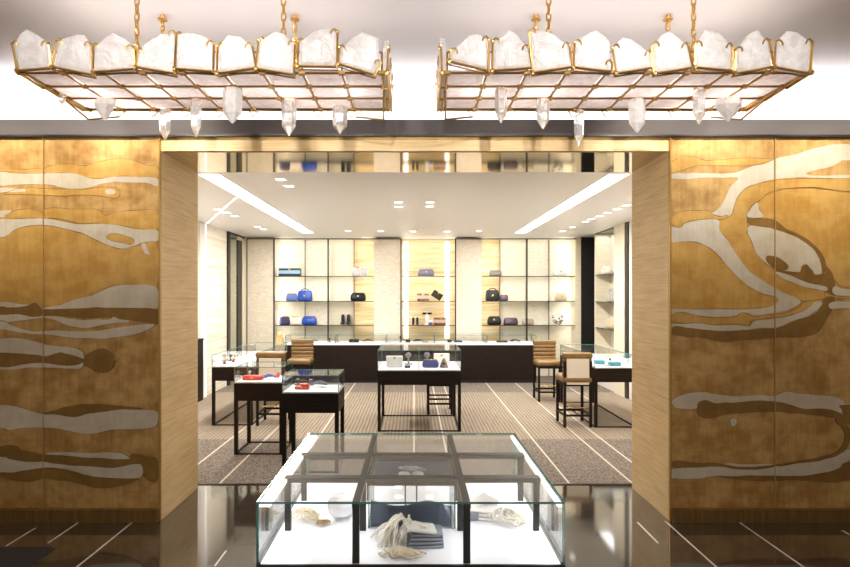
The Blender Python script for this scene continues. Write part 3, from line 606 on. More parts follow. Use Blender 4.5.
    for xw, y in chains:
        x = xw-cx; yy = y-cy; ch = MB(); z = .06; i = 0; ztop = HF-ZC
        while z < ztop-.03:
            m_ = Matrix.Rotation(math.pi/2*(i % 2), 3, 'Z'); ch.torus((x, yy, z+.024), .014, .0052, gm, m_, 10, 5, .85, 1.75); z += .041; i += 1
        ch.lathe([(.028,0),(.028,.006),(.010,.018),(.012,.03)][::1], gm, (x, yy, ztop-.03), 12)
        ch.tube((x, yy, 0), (x, yy, .07), .007, gm, n=6)
        ch.build('chain', T)
    for i in range(5):
        x = gx[0]+(gx[-1]-gx[0])*(i+.5)/5
        bm_ = MB(); bm_.lathe([(.010,.0),(.012,.025)], gm, (x, 0, .015), 8); bm_.ball((x, 0, .065), .022, M['led'], 10, 6, sz=1.3); bm_.build('bulb', T, smooth=True)
        l = light('POINT', 'bulb_light', (x, 0, .075), 1.5, (1, .96, .93), size=.04, parent=T)
    return T
chandelier('gilt chandelier of rock crystal slabs hanging at the left', -1.995, -.165, SLL, PTL, ((X(137,3.0),3.0),(X(283.6,3.0),3.0),(X(162.5,3.3),3.3),(X(294.8,3.3),3.3)), -1)
chandelier('gilt chandelier of rock crystal slabs hanging at the right', .17, 2.005, SLR, PTR, ((X(548.7,3.0),3.0),(X(693.5,3.0),3.0),(X(536,3.3),3.3),(X(668,3.3),3.3)), 1)
# ------------------------------------------------------------------ vitrines and counters
def panes(x0, x1, y0, y1, z0, z1, dividers=(), t=.006):
    g = MB(); G, E = M['glass'], M['glass_edge']
    g.box(x0, x1, y0, y0+t, z0, z1-t, G, em=E, thin='y'); g.box(x0, x1, y1-t, y1, z0, z1-t, G, em=E, thin='y')
    g.box(x0, x0+t, y0+t, y1-t, z0, z1-t, G, em=E, thin='x'); g.box(x1-t, x1, y0+t, y1-t, z0, z1-t, G, em=E, thin='x')
    g.box(x0, x1, y0, y1, z1-t, z1, M['glass_top'], em=E, thin='z')
    for d in dividers: g.box(d-t/2, d+t/2, y0+t, y1-t, z0, z1-t, G, em=E, thin='x')
    return g
def vitrine(label, x0, x1, y0, y1, za, zd, zt, name='display_case', group='glass topped display cases', dividers=(), leg=.035, legs=True, ring=True, body=None):
    cx, cy = (x0+x1)/2, (y0+y1)/2; T = thing(name, label, 'display case', (cx, cy, 0), 0, group)
    a, b, c, d = x0-cx, x1-cx, y0-cy, y1-cy
    MB().box(a, b, c, d, za, zd-.012, M['wood']).build('apron', T)
    MB().box(a+.004, b-.004, c+.004, d-.004, zd-.012, zd, M['deck']).build('display_deck', T)
    panes(a, b, c, d, zd, zt, [q-cx for q in dividers]).build('glass_case', T)
    if legs:
        for lx in (a, b-leg):
            for ly in (c, d-leg): MB().box(lx, lx+leg, ly, ly+leg, 0, za, M['wood']).build('leg', T)
    if ring:
        r = MB(); t = .018
        r.box(a+leg, b-leg, c+.004, c+.004+t, 0.004, t, M['wood']).box(a+leg, b-leg, d-.004-t, d-.004, .004, t, M['wood'])
        r.box(a+.004, a+.004+t, c+leg, d-leg, .004, t, M['wood']).box(b-.004-t, b-.004, c+leg, d-leg, .004, t, M['wood'])
        r.build('floor_rail', T)
    return T
VA = vitrine('dark legged glass display case with a red clutch, left of the pair', -1.81, -1.32, 5.70, 6.18, .545, .735, .885)
VB = vitrine('dark legged glass display case with a red wallet, right and nearer of the pair', -1.19, -.68, 5.11, 5.54, .545, .735, .885)
VE = vitrine('dark legged glass display case standing alone in the room centre', X(377.6,6.67), X(461,6.67), 6.67, 7.55, .553, .73, .962, dividers=(X(419,6.67),))
VC = vitrine('long dark legged glass display case along the left wall', -2.49, -1.99, 6.98, 8.9, .555, .735, .875)
VD = vitrine('long dark legged glass display case along the right side holding blue boxes', 2.19, 2.70, 6.87, 8.50, .555, .735, .875)
cxs = [X(p, 10.4) for p in (285, 335, 386, 434.6, 487, 536.5)]
for i, nm in enumerate(('leftmost', 'second from left', 'middle', 'second from right', 'rightmost')):
    x0, x1 = cxs[i], cxs[i+1]; cx = (x0+x1)/2
    T = thing('counter_cabinet', 'dark wood sales counter unit with glass top by the shelves, '+nm, 'counter', (cx, 10.4, 0), 0, 'sales counter units along the back')
    a, b = x0-cx+.0005, x1-cx-.0005
    MB().box(a, b, .0, .5, .07, .70, M['wood']).box(a, b, .03, .47, .004, .07, M['black']).build('body', T)
    MB().box(a, b, -.004, .5, .70, .735, M['deck']).build('display_deck', T)
    panes(a, b, 0, .5, .735, .875).build('glass_case', T)
# ---- big front case
x0, x1, y0, y1, zd, zt = -.499, .477, 1.79, 2.69, .75, .95; cx, cy = (x0+x1)/2, (y0+y1)/2
T = thing('display_case', 'large nine panel glass display case with pearls in the foreground', 'display case', (cx, cy, 0), 0, 'glass topped display cases')
a, b, c, d = x0-cx, x1-cx, y0-cy, y1-cy
MB().box(a, b, c, d, .50, zd-.008, M['wood']).box(a, b, c, c+.006, zd-.008, zd+.001, M['bronze_frame']).build('apron', T)
MB().box(a+.012, b-.012, c+.006, d-.006, zd-.008, zd, M['deck']).build('display_deck', T)
fr = MB(); K = mat('umber case frame', (.03,.024,.018), .5); xb1, xb2, yb1, yb2 = -.185-cx, .168-cx, 2.06-cy, 2.36-cy; h = .012
for x in (xb1, xb2): fr.box(x-h, x+h, c+.008, d-.008, zt-.022, zt-.0065, K)
for y in (yb1, yb2): fr.box(a+.03, b-.02, y-.02, y+.02, zt-.0225, zt-.0066, K)
fr.box(a+.004, a+.012, c+.006, d-.006, zd-.004, zd+.006, M['black']).box(b-.012, b-.004, c+.006, d-.006, zd-.004, zd+.006, M['black'])
fr.build('top_frame', T)
for x, y in [(xb1, c+.02), (xb2, c+.02), (xb1, yb1), (xb2, yb1), (a+.042, yb1), (b-.034, yb1), (a+.042, yb2), (b-.034, yb2), (xb1, yb2), (xb2, yb2), (xb1, d-.02), (xb2, d-.02)]:
    MB().box(x-.011, x+.011, y-.009, y+.009, zd, zt-.022, M['black']).build('post', T)
panes(a, b, c, d, zd-.008, zt, t=.007).build('glass_case', T)
cx_case = cx
# inner glass box of the middle cell
ig = MB(); G, E = M['glass'], M['glass_edge']; xa, xc = xb1+.016, xb2-.016; ya, yc = yb1+.014, yb2-.012
ig.box(xa, xc, ya, ya+.005, zd, zt-.024, G, em=E, thin='y').box(xa, xa+.005, ya+.005, yc, zd, zt-.024, G, em=E, thin='x').box(xc-.005, xc, ya+.005, yc, zd, zt-.024, G, em=E, thin='x')
ig.build('inner_glass_box', T)
fi = MB(); 
for q in ((xa,xc,ya,ya+.012),(xa,xc,yc-.014,yc),(xa,xa+.012,ya,yc),(xc-.012,xc,ya,yc)): fi.box(*q, zt-.045, zt-.024, M['black'])
fi.build('inner_frame', T)
MB().box(xa+.006, xc-.006, yc-.020, yc-.015, zt-.095, zt-.03, col('slate reflection', (.09,.115,.17), .35)).build('pane_reflection', T)  # dark slate card imitates the reflection in the back pane
for s, x, w_ in ((-1, a+.008, .034), (1, b-.008, .012)):
    xa_, xb_ = (x, x+w_) if s < 0 else (x-w_, x)
    MB().box(xa_, xb_, c+.01, d-.01, zt-.02, zt-.0085, M['led_rail']).build('light_rail', T)
    light('AREA', 'rail_light', ((xa_+xb_)/2, 0, zt-.022), 1.5, (.97, .98, 1), rot=(0, -s*.5, 0), size=(.02, .85), parent=T)
for x in (xb1, xb2): light('AREA', 'deck_fill', (x, 0, zt-.024), .62, (.97, .98, 1), size=(.018, .84), parent=T)  # lamps added under the bars to brighten the middle of the deck
for lx in (a, b-.05):
    for ly in (c, d-.05): MB().box(lx, lx+.05, ly, ly+.05, 0, .5, M['wood']).build('leg', T)
# ------------------------------------------------------------------ stools
def stool(label, x, y, rz, back=True):
    T = thing('bar_stool' if back else 'low_stool', label, 'stool', (x, y, .004), rz, 'bar stools' if back else None)
    w_, dp = .36, .40; sz = .62 if back else .50; lw = .03      # faces -Y locally (front at y=-dp/2)
    MB().rbox(w_, dp, .09, M['tan'], .035, c=(0, 0, sz-.09)).build('seat', T, True)
    MB().box(-w_/2+.012, w_/2-.012, -dp/2+.012, dp/2-.012, sz-.12, sz-.085, M['wood']).build('seat_frame', T)
    for lx in (-w_/2+.008, w_/2-.008-lw):
        for ly in (-dp/2+.01, dp/2-.01-lw):
            top = sz-.1 if (ly < 0 or not back) else .80
            MB().box(lx, lx+lw, ly, ly+lw, 0, top, M['wood']).build('leg', T)
    r = MB(); q = w_/2-.02; e = dp/2-.025
    for yy in (-e, e): r.box(-q, q, yy-.008, yy+.008, .13, .155, M['wood'])
    for xx in (-q, q): r.box(xx-.008, xx+.008, -e, e, .13, .155, M['wood'])
    if not back:
        r.box(-q, q, -e-.008, -e+.008, .25, .27, M['wood'])
    r.build('stretcher', T)
    if back:
        MB().tube((-q, -e, .235), (q, -e, .235), .007, M['brass'], n=8).build('footrest', T); MB().tube((-q, e, .235), (q, e, .235), .006, M['brass'], n=8).build('footrest', T)
        bk_ = MB(); n = 5; zb, zt_ = .60, .90; hh = (zt_-zb)/n
        for i in range(n): bk_.rbox(w_-.005, .06, hh*1.04, M['tan'], .022, c=(0, dp/2-.055, zb+i*hh))
        bk_.rbox(w_, .085, .07, M['tan'], .018, c=(0, dp/2-.045, zt_-.065))
        bk_.build('backrest', T, True)
        MB().box(-w_/2+.045, w_/2-.045, dp/2-.028, dp/2-.005, .52, zt_-.066, M['seatwhite']).build('back_panel', T)
    return T
stool('tan leather bar stool seen from behind beside the right display case', 1.99, 7.07, math.pi)
stool('tan leather bar stool seen from behind, half hidden beyond the left display cases', -1.77, 7.16, math.pi)
stool('tan channel backed bar stool facing forward by the right end of the counter', 2.045, 8.74, 0)
stool('tan channel backed bar stool facing forward by the left end of the counter', X(300,8.9), 8.95, 0)
stool('low dark legged stool behind the centre display case', X(439.5,7.8), 7.82, 0, back=False)
# ------------------------------------------------------------------ shelves
def shelf(label, x0, x1, y0, y1, z, group):
    e = MB().box(x0, x1, y0, y1, z-.014, z, M['glass_shelf'], em=M['shelf_edge'], thin='z')
    tag(e.build('glass_shelf'), label, 'shelf', group)
ZS = [H+20*YP/F, H-5*YP/F, H-29.2*YP/F]
for nm, a, b in (('left', 275.2, 373.5), ('centre', 401.8, 454.7), ('right', 482, 575)):
    for zi, zn in zip(ZS, ('upper', 'middle', 'lower')):
        shelf('dark edged glass shelf, '+zn+' one of the '+nm+' niche', X(a,YP)+.0, X(b,YP), YP+.002, 11.325, zi, 'glass shelves in the back wall niches')
for zi, zn in zip(ZS, ('upper', 'middle', 'lower')):
    shelf('dark edged glass shelf, '+zn+' one in the recess of the right wall', WX, WX+.278, 9.362, 10.418, zi, 'glass shelves in the right wall recess')
# ------------------------------------------------------------------ bags
def bag(px0, px1, py0, py1, z, c, kind, label, d=11.17, tilt=0., accent=None, rz=0., rough=.35, name=None, x=None, y=None, w_=None, h_=None):
    w_ = w_ or (px1-px0)*d/F; h_ = h_ or (py1-py0)*d/F; x = X((px0+px1)/2, d) if x is None else x
    dp = min(max(w_*.38, .07), .15)
    cat = 'box' if kind == 'box' else 'bag'
    T = thing(name or {'flap':'handbag','clutch':'clutch_bag','tote':'tote_bag','box':'box_bag'}[kind], label, cat, (x, d if y is None else y, z+.001), rz)
    T.rotation_euler = (0, tilt, rz)
    if tilt: T.location.z += w_/2*math.sin(tilt)
    m = col('leather '+label[:22], c, rough, spec=.25 if max(c) < .05 else .5, bump=.2, bscale=70, **(dict(noise_amt=.85, nscale=(38,38,38)) if 'pattern' in label else {})); ac = col('trim '+label[:22], accent, .35) if accent else M['brass']
    if kind == 'flap':
        MB().rbox(w_, dp, h_*.86, m, .03, top=.9, dtop=.7, bulge=.006).build('body', T, True)
        MB().rbox(w_*.9, dp*.80, h_*.32, m, .022, top=.86, dtop=.62, c=(0, -dp*.06, h_*.64)).build('flap', T, True)
        MB().rbox(w_*.11, .014, h_*.13, ac, .004, c=(0, -dp*.47, h_*.50)).build('clasp', T)
    elif kind == 'clutch':
        MB().rbox(w_, dp, h_*.92, m, .024, top=.9, dtop=.5, bulge=.003).build('body', T, True)
        MB().rbox(w_*.8, .022, h_*.1, ac, .006, c=(0, 0, h_*.9)).build('clasp_bar', T, True)
    elif kind == 'tote':
        MB().rbox(w_, dp, h_*.84, m, .025, top=.88, dtop=.6, bulge=.004).build('body', T, True)
        hd = MB()
        for s in (-1, 1):
            pts = [(w_*.26*math.cos(t), s*dp*.22, h_*.80+h_*.19*math.sin(t)) for t in [math.pi*i/10 for i in range(11)]]
            hd.path(pts, .007, m, 6)
        hd.build('handle', T, True)
        MB().rbox(w_*.14, .012, h_*.12, ac, .004, c=(0, -dp*.46, h_*.36)).build('clasp', T)
    else:
        MB().rbox(w_, dp, h_, m, .010).build('body', T, True)
        if accent: MB().box(-w_*.5-.001, w_*.5+.001, -dp*.5-.002, -dp*.5+.012, h_*.30, h_*.72, ac).build('front_band', T)
        MB().rbox(w_*.12, .014, h_*.16, M['brass'], .003, c=(0, -dp*.5-.002, h_*.76)).build('clasp', T)
    return T
U, Mi, Lo = ZS
NAVY, BLUE, BLK, CREAM = (.015,.03,.10), (.006,.062,.38), (.012,.011,.012), (.75,.70,.60)
bag(279.4,300.8,268,275.8,U,NAVY,'box','navy box bag with a pale blue front on the upper left shelf',accent=(.35,.55,.68))
bag(352.6,368,266.8,275.8,U,(.8,.78,.74),'box','white patterned box bag on the upper left shelf beside the pillar',accent=(.6,.58,.56))
bag(418,434.6,268.3,275.8,U,(.26,.24,.34),'flap','lavender grey flap bag on the upper centre shelf',accent=(.75,.72,.8))
bag(489,501.6,269.5,275.8,U,(.20,.17,.15),'clutch','taupe snap clutch on the upper right shelf',accent=(.4,.38,.35))
bag(553,567.6,267.6,275.8,U,(.85,.82,.78),'flap','small white flap bag on the upper right shelf')
bag(286,297.6,293.2,301,Mi,(.10,.15,.40),'clutch','dusty blue clutch on the middle left shelf, left of the royal blue bag')
bag(297.6,312.4,288.8,301,Mi,BLUE,'tote','royal blue tote bag on the middle left shelf')
bag(350.5,366,292.4,301,Mi,BLK,'flap','black quilted flap bag on the middle left shelf',accent=(.7,.68,.62))
bag(417,429,293.5,301,Mi,(.30,.14,.09),'box','red and brown patterned small bag on the middle centre shelf',accent=(.7,.55,.45))
bag(429.5,441,0,0,Mi,(.035,.028,.02),'box','tilted black rectangular bag leaning on the middle centre shelf',tilt=math.radians(33),w_=.21,h_=.135)
bag(485.3,499.5,288.2,301,Mi,BLK,'tote','black tote bag on the middle right shelf')
bag(499.8,508,294.5,301,Mi,(.085,.035,.085),'clutch','small plum clutch beside the black tote',y=11.14)
bag(554.6,567.6,292.5,301,Mi,(.62,.50,.34),'flap','beige flap bag on the middle right shelf')
bag(279.2,290,316.5,325.3,Lo,(.02,.015,.07),'clutch','dark navy clutch at the left end of the lower left shelf')
bag(290.2,301.6,317,325.3,Lo,(.78,.70,.60),'clutch','cream clutch between two blue bags on the lower left shelf')
bag(302,317,316.2,325.3,Lo,(.008,.06,.38),'flap','bright blue flap bag on the lower left shelf, rightmost of three')
bag(433.8,446,318,325.3,Lo,(.22,.08,.05),'box','red brown patterned small bag on the lower centre shelf',accent=(.55,.4,.3))
bag(487.2,501.2,316.2,325.3,Lo,BLK,'flap','black structured flap bag on the lower right shelf')
bag(503.5,518,318,325.3,Lo,(.05,.022,.036),'clutch','dark plum clutch on the lower right shelf',accent=(.4,.25,.3))
bag(522,534,318.6,325.3,Lo,(.36,.29,.22),'clutch','taupe clutch with silver clasp on the lower right shelf by the post',accent=(.7,.68,.62))
# bag on a stand etc.
def figure(px, z, label, name, cat, build, d=11.17, y=None, x=None, rz=0., sc=1.):
    T = thing(name, label, cat, (X(px, d) if x is None else x, d if y is None else y, z+.001), rz); build(T); T.scale = (sc,)*3; return T
def shoes_pair(T, c=(.012,.011,.012), heel=True):
    for s in (-1, 1):
        m = col('shoe %s' % (c,), c, .3); mb = MB()
        mb.rbox(.05, .14, .035, m, .018, top=.8, c=(s*.035, 0, .004)); mb.rbox(.048, .065, .11, m, .02, top=.85, c=(s*.035, .035, .02))
        mb.build('shoe', T, True)
figure(345.5, Lo, 'pair of black ankle boots standing on the lower left shelf', 'boot_pair', 'shoes', lambda T: shoes_pair(T), sc=1.6)
figure(415.3, Lo, 'pair of small black heeled shoes on the lower centre shelf', 'shoe_pair', 'shoes', lambda T: shoes_pair(T), sc=1.15)
def glasses_stand(T):
    MB().lathe([(.05,0),(.05,.010),(.028,.02),(.026,.10),(.045,.15),(.03,.20),(.012,.225)], col('white bust', (.85,.83,.80), .4), n=14).build('bust', T, True)
    g = MB(); k = col('black lens', (.008,.008,.010), .15)
    for q in (-1, 1): g.rbox(.085, .012, .038, k, .010, c=(q*.052, -.04, .205))
    g.box(-.02, .02, -.044, -.036, .225, .232, k); g.box(-.092, -.086, -.04, .03, .226, .232, k); g.box(.086, .092, -.04, .03, .226, .232, k)
    g.build('sunglasses', T, True)
def hat_stand(T):
    MB().lathe([(.045,0),(.045,.008),(.008,.012),(.007,.22),(.012,.225)], M['brass'], n=12).build('stand', T)
    MB().lathe([(.11,.225),(.11,.232),(.055,.236),(.052,.262),(.03,.27)], col('black hat felt', BLK, .7), n=18).build('hat', T, True)
figure(427, Lo, 'black sunglasses on a white bust on the lower centre shelf', 'sunglasses_bust', 'sunglasses', glasses_stand, d=11.2)
def flower(T, c1=(.85,.83,.8), c2=(.06,.08,.3)):
    mb = MB(); random.seed(7)
    for i in range(9):
        a = i*2.4; r = .012+.004*i; mb.ball((r*math.cos(a), -.0+r*.5*math.sin(a), .06+.008*(i % 4)), .022, col('white petal', c1, .5), 7, 4, sz=.8)
    mb.build('blossom', T, True)
    MB().rbox(.07, .045, .05, col('blue base', c2, .4), .012, c=(0, 0, 0)).build('base', T, True)
figure(430.5, Lo, 'small white flower ornament with blue base in front of the sunglasses bust', 'flower_brooch', 'ornament', flower, d=11.10)
def frame_fig(T):
    MB().rbox(.10, .05, .012, col('white base', (.8,.8,.8)), .004).rbox(.085, .02, .12, col('white figure', (.8,.8,.82), .3), .008, c=(-.0, 0, .012)).build('panel', T)
    MB().rbox(.03, .012, .07, col('dark motif', (.03,.03,.08)), .005, c=(.006, -.012, .045)).build('motif', T)
figure(352.3, Mi, 'small white upright display card with dark motif behind the black quilted bag', 'display_card', 'display card', frame_fig, d=11.27, sc=1.25)
def silver_sculpt(T):
    mb = MB(); m = col('brushed silver', (.55,.52,.47), .25, .9)
    for i in range(5):
        a0 = -.5+i*.45; pts = [((.055+.014*i)*math.cos(t)*1., .02*math.sin(i*2+t), .115+(.055+.014*i)*math.sin(t)*.9) for t in [math.pi*1.05+k*(math.pi*.9)/8 for k in range(9)]]
        mb.path(pts, .012, m, 7)
    mb.ball((-.1, 0, .16), .03, m, 8, 5).ball((.08, 0, .17), .034, m, 8, 5).ball((.02,0,.13),.03,m,8,5)
    mb.tube((0,0,0),(0,0,.06),.03,m,.018)
    mb.build('scroll', T, True)
figure(558.3, Lo, 'curled silver metal sculpture on the lower right shelf', 'silver_sculpture', 'sculpture', silver_sculpt, d=11.18, sc=1.0)
# right wall recess goods
bag(0,0,0,0,U,(.82,.76,.66),'flap','white flap bag on the upper shelf of the right wall recess',d=10.15,x=WX+.115,rz=-1.2,w_=.22,h_=.15)
bag(0,0,0,0,Mi,(.42,.40,.36),'tote','grey silver tote on the middle shelf of the right wall recess',d=9.85,x=WX+.105,rz=-1.2,w_=.2,h_=.22)
bag(0,0,0,0,Lo,(.62,.52,.38),'flap','beige flap bag on the lower shelf of the right wall recess',d=9.9,x=WX+.11,rz=-1.2,w_=.2,h_=.17)
# ------------------------------------------------------------------ jewellery
def ico(c, r, V, Fc):
    t = (1+5**.5)/2; vs_ = [(-1,t,0),(1,t,0),(-1,-t,0),(1,-t,0),(0,-1,t),(0,1,t),(0,-1,-t),(0,1,-t),(t,0,-1),(t,0,1),(-t,0,-1),(-t,0,1)]
    fs = [(0,11,5),(0,5,1),(0,1,7),(0,7,10),(0,10,11),(1,5,9),(5,11,4),(11,10,2),(10,7,6),(7,1,8),(3,9,4),(3,4,2),(3,2,6),(3,6,8),(3,8,9),(4,9,5),(2,4,11),(6,2,10),(8,6,7),(9,8,1)]
    k = r/(1+t*t)**.5; n = len(V); V += [(c[0]+a*k, c[1]+b*k, c[2]+d_*k) for a, b, d_ in vs_]; Fc += [(n+a, n+b, n+d_) for a, b, d_ in fs]
PEARL = col('pearl', (.90,.84,.71), .18, coat=.5, spec=.7); PEARL2 = col('ivory pearl', (.80,.69,.50), .22, coat=.4)
def rope(name, label, x, y, z, rx, ry, hfun, strands, r=.0052, seed=1, rz=0., group=None, mt=None, cat='necklace'):
    """long strings of beads heaped on a surface"""
    random.seed(seed); V, Fc = [], []
    for k in range(strands):
        u0, v0 = random.uniform(-.55, .55), random.uniform(-.55, .55); a, b = random.uniform(.18, .5), random.uniform(.18, .5); th = random.uniform(0, 6.28)
        n = int(2*math.pi*max(a*rx, b*ry, .4*(a*rx+b*ry))*1.0/(r*1.9)); lift = random.uniform(0, .9)
        w1, w2 = random.uniform(0, 6), random.randint(2, 4)
        for i in range(n):
            t = 2*math.pi*i/n; q = 1+.22*math.sin(w2*t+w1)
            u = u0+a*q*math.cos(t)*math.cos(th)-b*q*math.sin(t)*math.sin(th); v = v0+a*q*math.cos(t)*math.sin(th)+b*q*math.sin(t)*math.cos(th)
            L = math.hypot(u, v)
            if L > 1: u /= L; v /= L
            zz = hfun(u, v); zz = r+zz*(1-lift*.5)+random.uniform(0, .002)
            ico((u*rx, v*ry, zz), r, V, Fc)
    mb = MB(); mb.add(V, Fc, mt or PEARL); o = mb.build(name, smooth=False)
    for p in o.data.polygons: p.use_smooth = True
    o.location = (x, y, z); o.rotation_euler = (0, 0, rz); return tag(o, label, cat, group)
DK = .7505
# centre front cell: folded silver clutch and pearls on it
def folded(T, w_, dp, n, m, h=.012, fan=.25, lift=.0):
    for i in range(n):
        mb = MB(); mb.rbox(w_*(1-.05*i), dp*(1-.04*i), h*.85, m, .005, mtx=Matrix.Translation((.004*i, .003*i, i*h)) @ Matrix.Rotation(-fan*.12*i, 4, 'Z') @ Matrix.Rotation(-.03*i*lift, 4, 'Y'))
        mb.build('fold', T, True)
SIL = col('silver grey leather', (.26,.28,.32), .3, .3); WHT = col('ivory leather', (.78,.75,.70), .35)
T = thing('folded_pouch', 'silver grey pleated evening pouch under the pearls, front centre', 'bag', (X(424,1.93), 1.95, DK), .12)
folded(T, .125, .10, 4, SIL, .011); 
mb = MB().rbox(.10, .075, .012, WHT, .005, mtx=Matrix.Translation((-.01, .0, .048)) @ Matrix.Rotation(.16, 4, 'Y')); mb.build('ivory_flap', T, True)
hp = lambda u, v: max(.068 if u > .1 else 0, .088*math.exp(-((u+.05)**2*3.0+(v-.25)**2*2.6)))
random.seed(3); V, Fc = [], []; r_ = .0042
for k in range(44):      # strands cascading from the crest of the heap to the front and left, then curling on the deck
    u0 = random.uniform(-.045, .055); v0 = random.uniform(-.005, .035); hh = .074*math.exp(-((u0-.005)/.055)**2)+.012+random.uniform(-.006, .006)
    an = math.radians(random.gauss(-105, 38)-(.05-u0)*500); ln_ = random.uniform(.035, .075); sag = random.uniform(.6, 1.6); wob = random.uniform(-.012, .012)
    if u0 > .0: ln_ *= .75
    n = int((ln_+hh)*1.25/(r_*1.8))
    for i in range(n):
        t = i/n; px_, py_ = u0+math.cos(an)*ln_*t+wob*math.sin(t*4), v0+math.sin(an)*ln_*t+wob*.6*math.cos(t*5)
        zz = max(hh*(1-t**(1.1+sag)), r_+(.058 if (px_ > .018 and -.04 < py_ < .05) else 0)+random.uniform(0, .0008))
        ico((px_, py_, zz), r_, V, Fc)
nk = MB().add(V, Fc, PEARL).build('pearl_necklace', smooth=False)
for p in nk.data.polygons: p.use_smooth = True
nk.location = (X(401,1.93), 1.95, DK); tag(nk, 'thick heap of long pearl strands over the grey pouch, front centre', 'necklace')
rope('pearl_necklace', 'flat spill of thin pearl strands on the deck, front centre', X(400,1.85), 1.858, DK, .085, .040, lambda u, v: .014*math.exp(-(u*u+v*v)), 13, r=.0034, seed=9, mt=PEARL2)
# left cell
rope('pearl_necklace', 'loose pile of ivory pearl strands at the left of the front case', X(303,2.13), 2.15, DK, .068, .06, lambda u, v: .042*math.exp(-(u*u+v*v)*1.4), 14, r=.0044, seed=5, mt=PEARL2)
rope('pearl_bracelet', 'small bronze and pearl bracelet touching the white cuff bag', X(324,2.12), 2.10, DK, .03, .028, lambda u, v: .012, 8, seed=6, r=.0035, mt=col('bronze bead', (.45,.30,.14), .3, .4), cat='bracelet')
T = thing('round_cuff_bag', 'glossy white round bag with a rolled rim in the left of the front case', 'bag', (X(341,2.16), 2.18, DK))
gw = col('glossy white', (.88,.88,.89), .1, coat=.6)
MB().ball((0,0,.047), .058, gw, 28, 14, sz=.8).build('bowl', T, True)
MB().torus((0,-.006,.066), .040, .014, gw, Matrix.Rotation(math.radians(68), 3, 'X'), 26, 8).build('rim', T, True)
T.scale = (.95,)*3
# right cell
T = thing('folded_pouch', 'white and grey folded pouch at the right of the front case', 'bag', (X(483,2.14), 2.18, DK), -.15)
folded(T, .105, .08, 3, WHT, .012)
MB().rbox(.08, .006, .042, WHT, .003, mtx=Matrix.Translation((-.002,.015,.036)) @ Matrix.Rotation(-.7, 4, 'X') @ Matrix.Rotation(-.5, 4, 'Y')).build('raised_flap', T, True)
MB().rbox(.075, .006, .042, WHT, .003, mtx=Matrix.Translation((.018,.028,.034)) @ Matrix.Rotation(-.8, 4, 'X') @ Matrix.Rotation(.35, 4, 'Y')).build('raised_flap', T, True)
MB().rbox(.07, .008, .03, SIL, .003, mtx=Matrix.Translation((-.045,-.045,.002)) @ Matrix.Rotation(.2, 4, 'Z')).build('grey_edge', T, True)
rope('pearl_necklace', 'heap of pearl strands at the right of the front case', X(507,2.12), 2.12, DK, .088, .06, lambda u, v: .052*math.exp(-((u+.1)**2+v*v)*1.5), 20, r=.0046, seed=12)
# middle cell
T = thing('display_stand', 'pair of white bracelet cushions in the middle cell of the front case', 'display stand', (X(411,2.22), 2.22, DK))
for s in (-1, 1):
    MB().rbox(.048, .04, .045, col('white satin', (.9,.88,.84), .4), .012, c=(s*.027, 0, .115)).build('cushion', T, True)
    MB().lathe([(.012,0),(.012,.004),(.003,.006),(.003,.118)], col('dark pin', (.05,.05,.05), .3), (s*.022, 0, 0), 10).build('pin', T)
T.location.z = DK
rope('bead_bracelet', 'grey spiky bead bracelet lying on the two white cushions', X(411,2.235), 2.235, DK+.160, .062, .020, lambda u, v: .010*math.cos(u*1.5), 9, r=.004, seed=15, mt=col('grey bead', (.4,.42,.46), .25, .4), cat='bracelet')
sc = MB(); W_, n = .30, 24; vs_, fs = [], []
for i in range(n+1):
    for j, (yy, zz) in enumerate(((.0, .0), (.012, .055), (.022, .078), (.034, .060), (.046, .0))):
        u = i/n; vs_.append(((u-.5)*W_, yy+.004*math.sin(u*17+j), zz+(.010*math.sin(u*9+j*.8) if zz > 0 else 0)))
for i in range(n):
    for j in range(4): fs.append((i*5+j, (i+1)*5+j, (i+1)*5+j+1, i*5+j+1))
    fs.append((i*5, i*5+4, (i+1)*5+4, (i+1)*5))
sc.add(vs_, fs+[(0,1,2,3,4), tuple(n*5+k for k in (4,3,2,1,0))], col('steel blue satin', (.07,.09,.14), .22, .2)); 
tag(sc.build('folded_scarf', smooth=True, loc=(X(411,2.09)+.0, 2.088, DK)), 'steel blue satin scarf folded behind the front pearls', 'scarf')
# ---- goods inside the smaller cases
def wallet(label, x, y, z, c, w_=.14, h_=.035, dp=.09, rz=0., name='wallet', cat='wallet', two=True):
    T = thing(name, label, cat, (x, y, z+.0005), rz); m = col('goods '+label[:20], c, .35)
    MB().rbox(w_, dp, h_, m, .010).build('body', T, True)
    if two: MB().rbox(w_*.55, dp*.9, h_*.7, m, .008, c=(w_*.2, .005, h_)).build('flap', T, True)
    MB().rbox(w_*.1, .008, h_*.3, M['brass'], .002, c=(0, -dp*.5, h_*.4)).build('clasp', T)
    return T
def beads(label, x, y, z, rx, ry, c, n=6, seed=1, h=.02, name='bead_necklace', r=.006, metal=.2, cat='necklace'):
    return rope(name, label, x, y, z+.0005, rx, ry, lambda u, v: h*math.exp(-(u*u+v*v)), n, r=r, seed=seed, mt=col('bead '+label[:20], c, .3, metal), cat=cat)
def stand(label, x, y, z, c, h=.07, w_=.04, name='jewellery_stand', cat='jewellery stand'):
    T = thing(name, label, cat, (x, y, z+.0005)); m = col('stand '+label[:20], c, .35)
    MB().rbox(w_*1.2, w_, .010, m, .003).build('base', T)
    MB().lathe([(w_*.15,.010),(w_*.12,h*.5),(w_*.42,h*.72),(w_*.45,h*.85),(w_*.2,h)], m, n=10).build('bust', T, True)
    return T
Z1, Z2 = .735, .73
wallet('red leather clutch in the left small display case', X(253,5.85), 5.86, Z1, (.62,.04,.03), .20, .045, .10, two=False, name='clutch_bag', cat='bag')
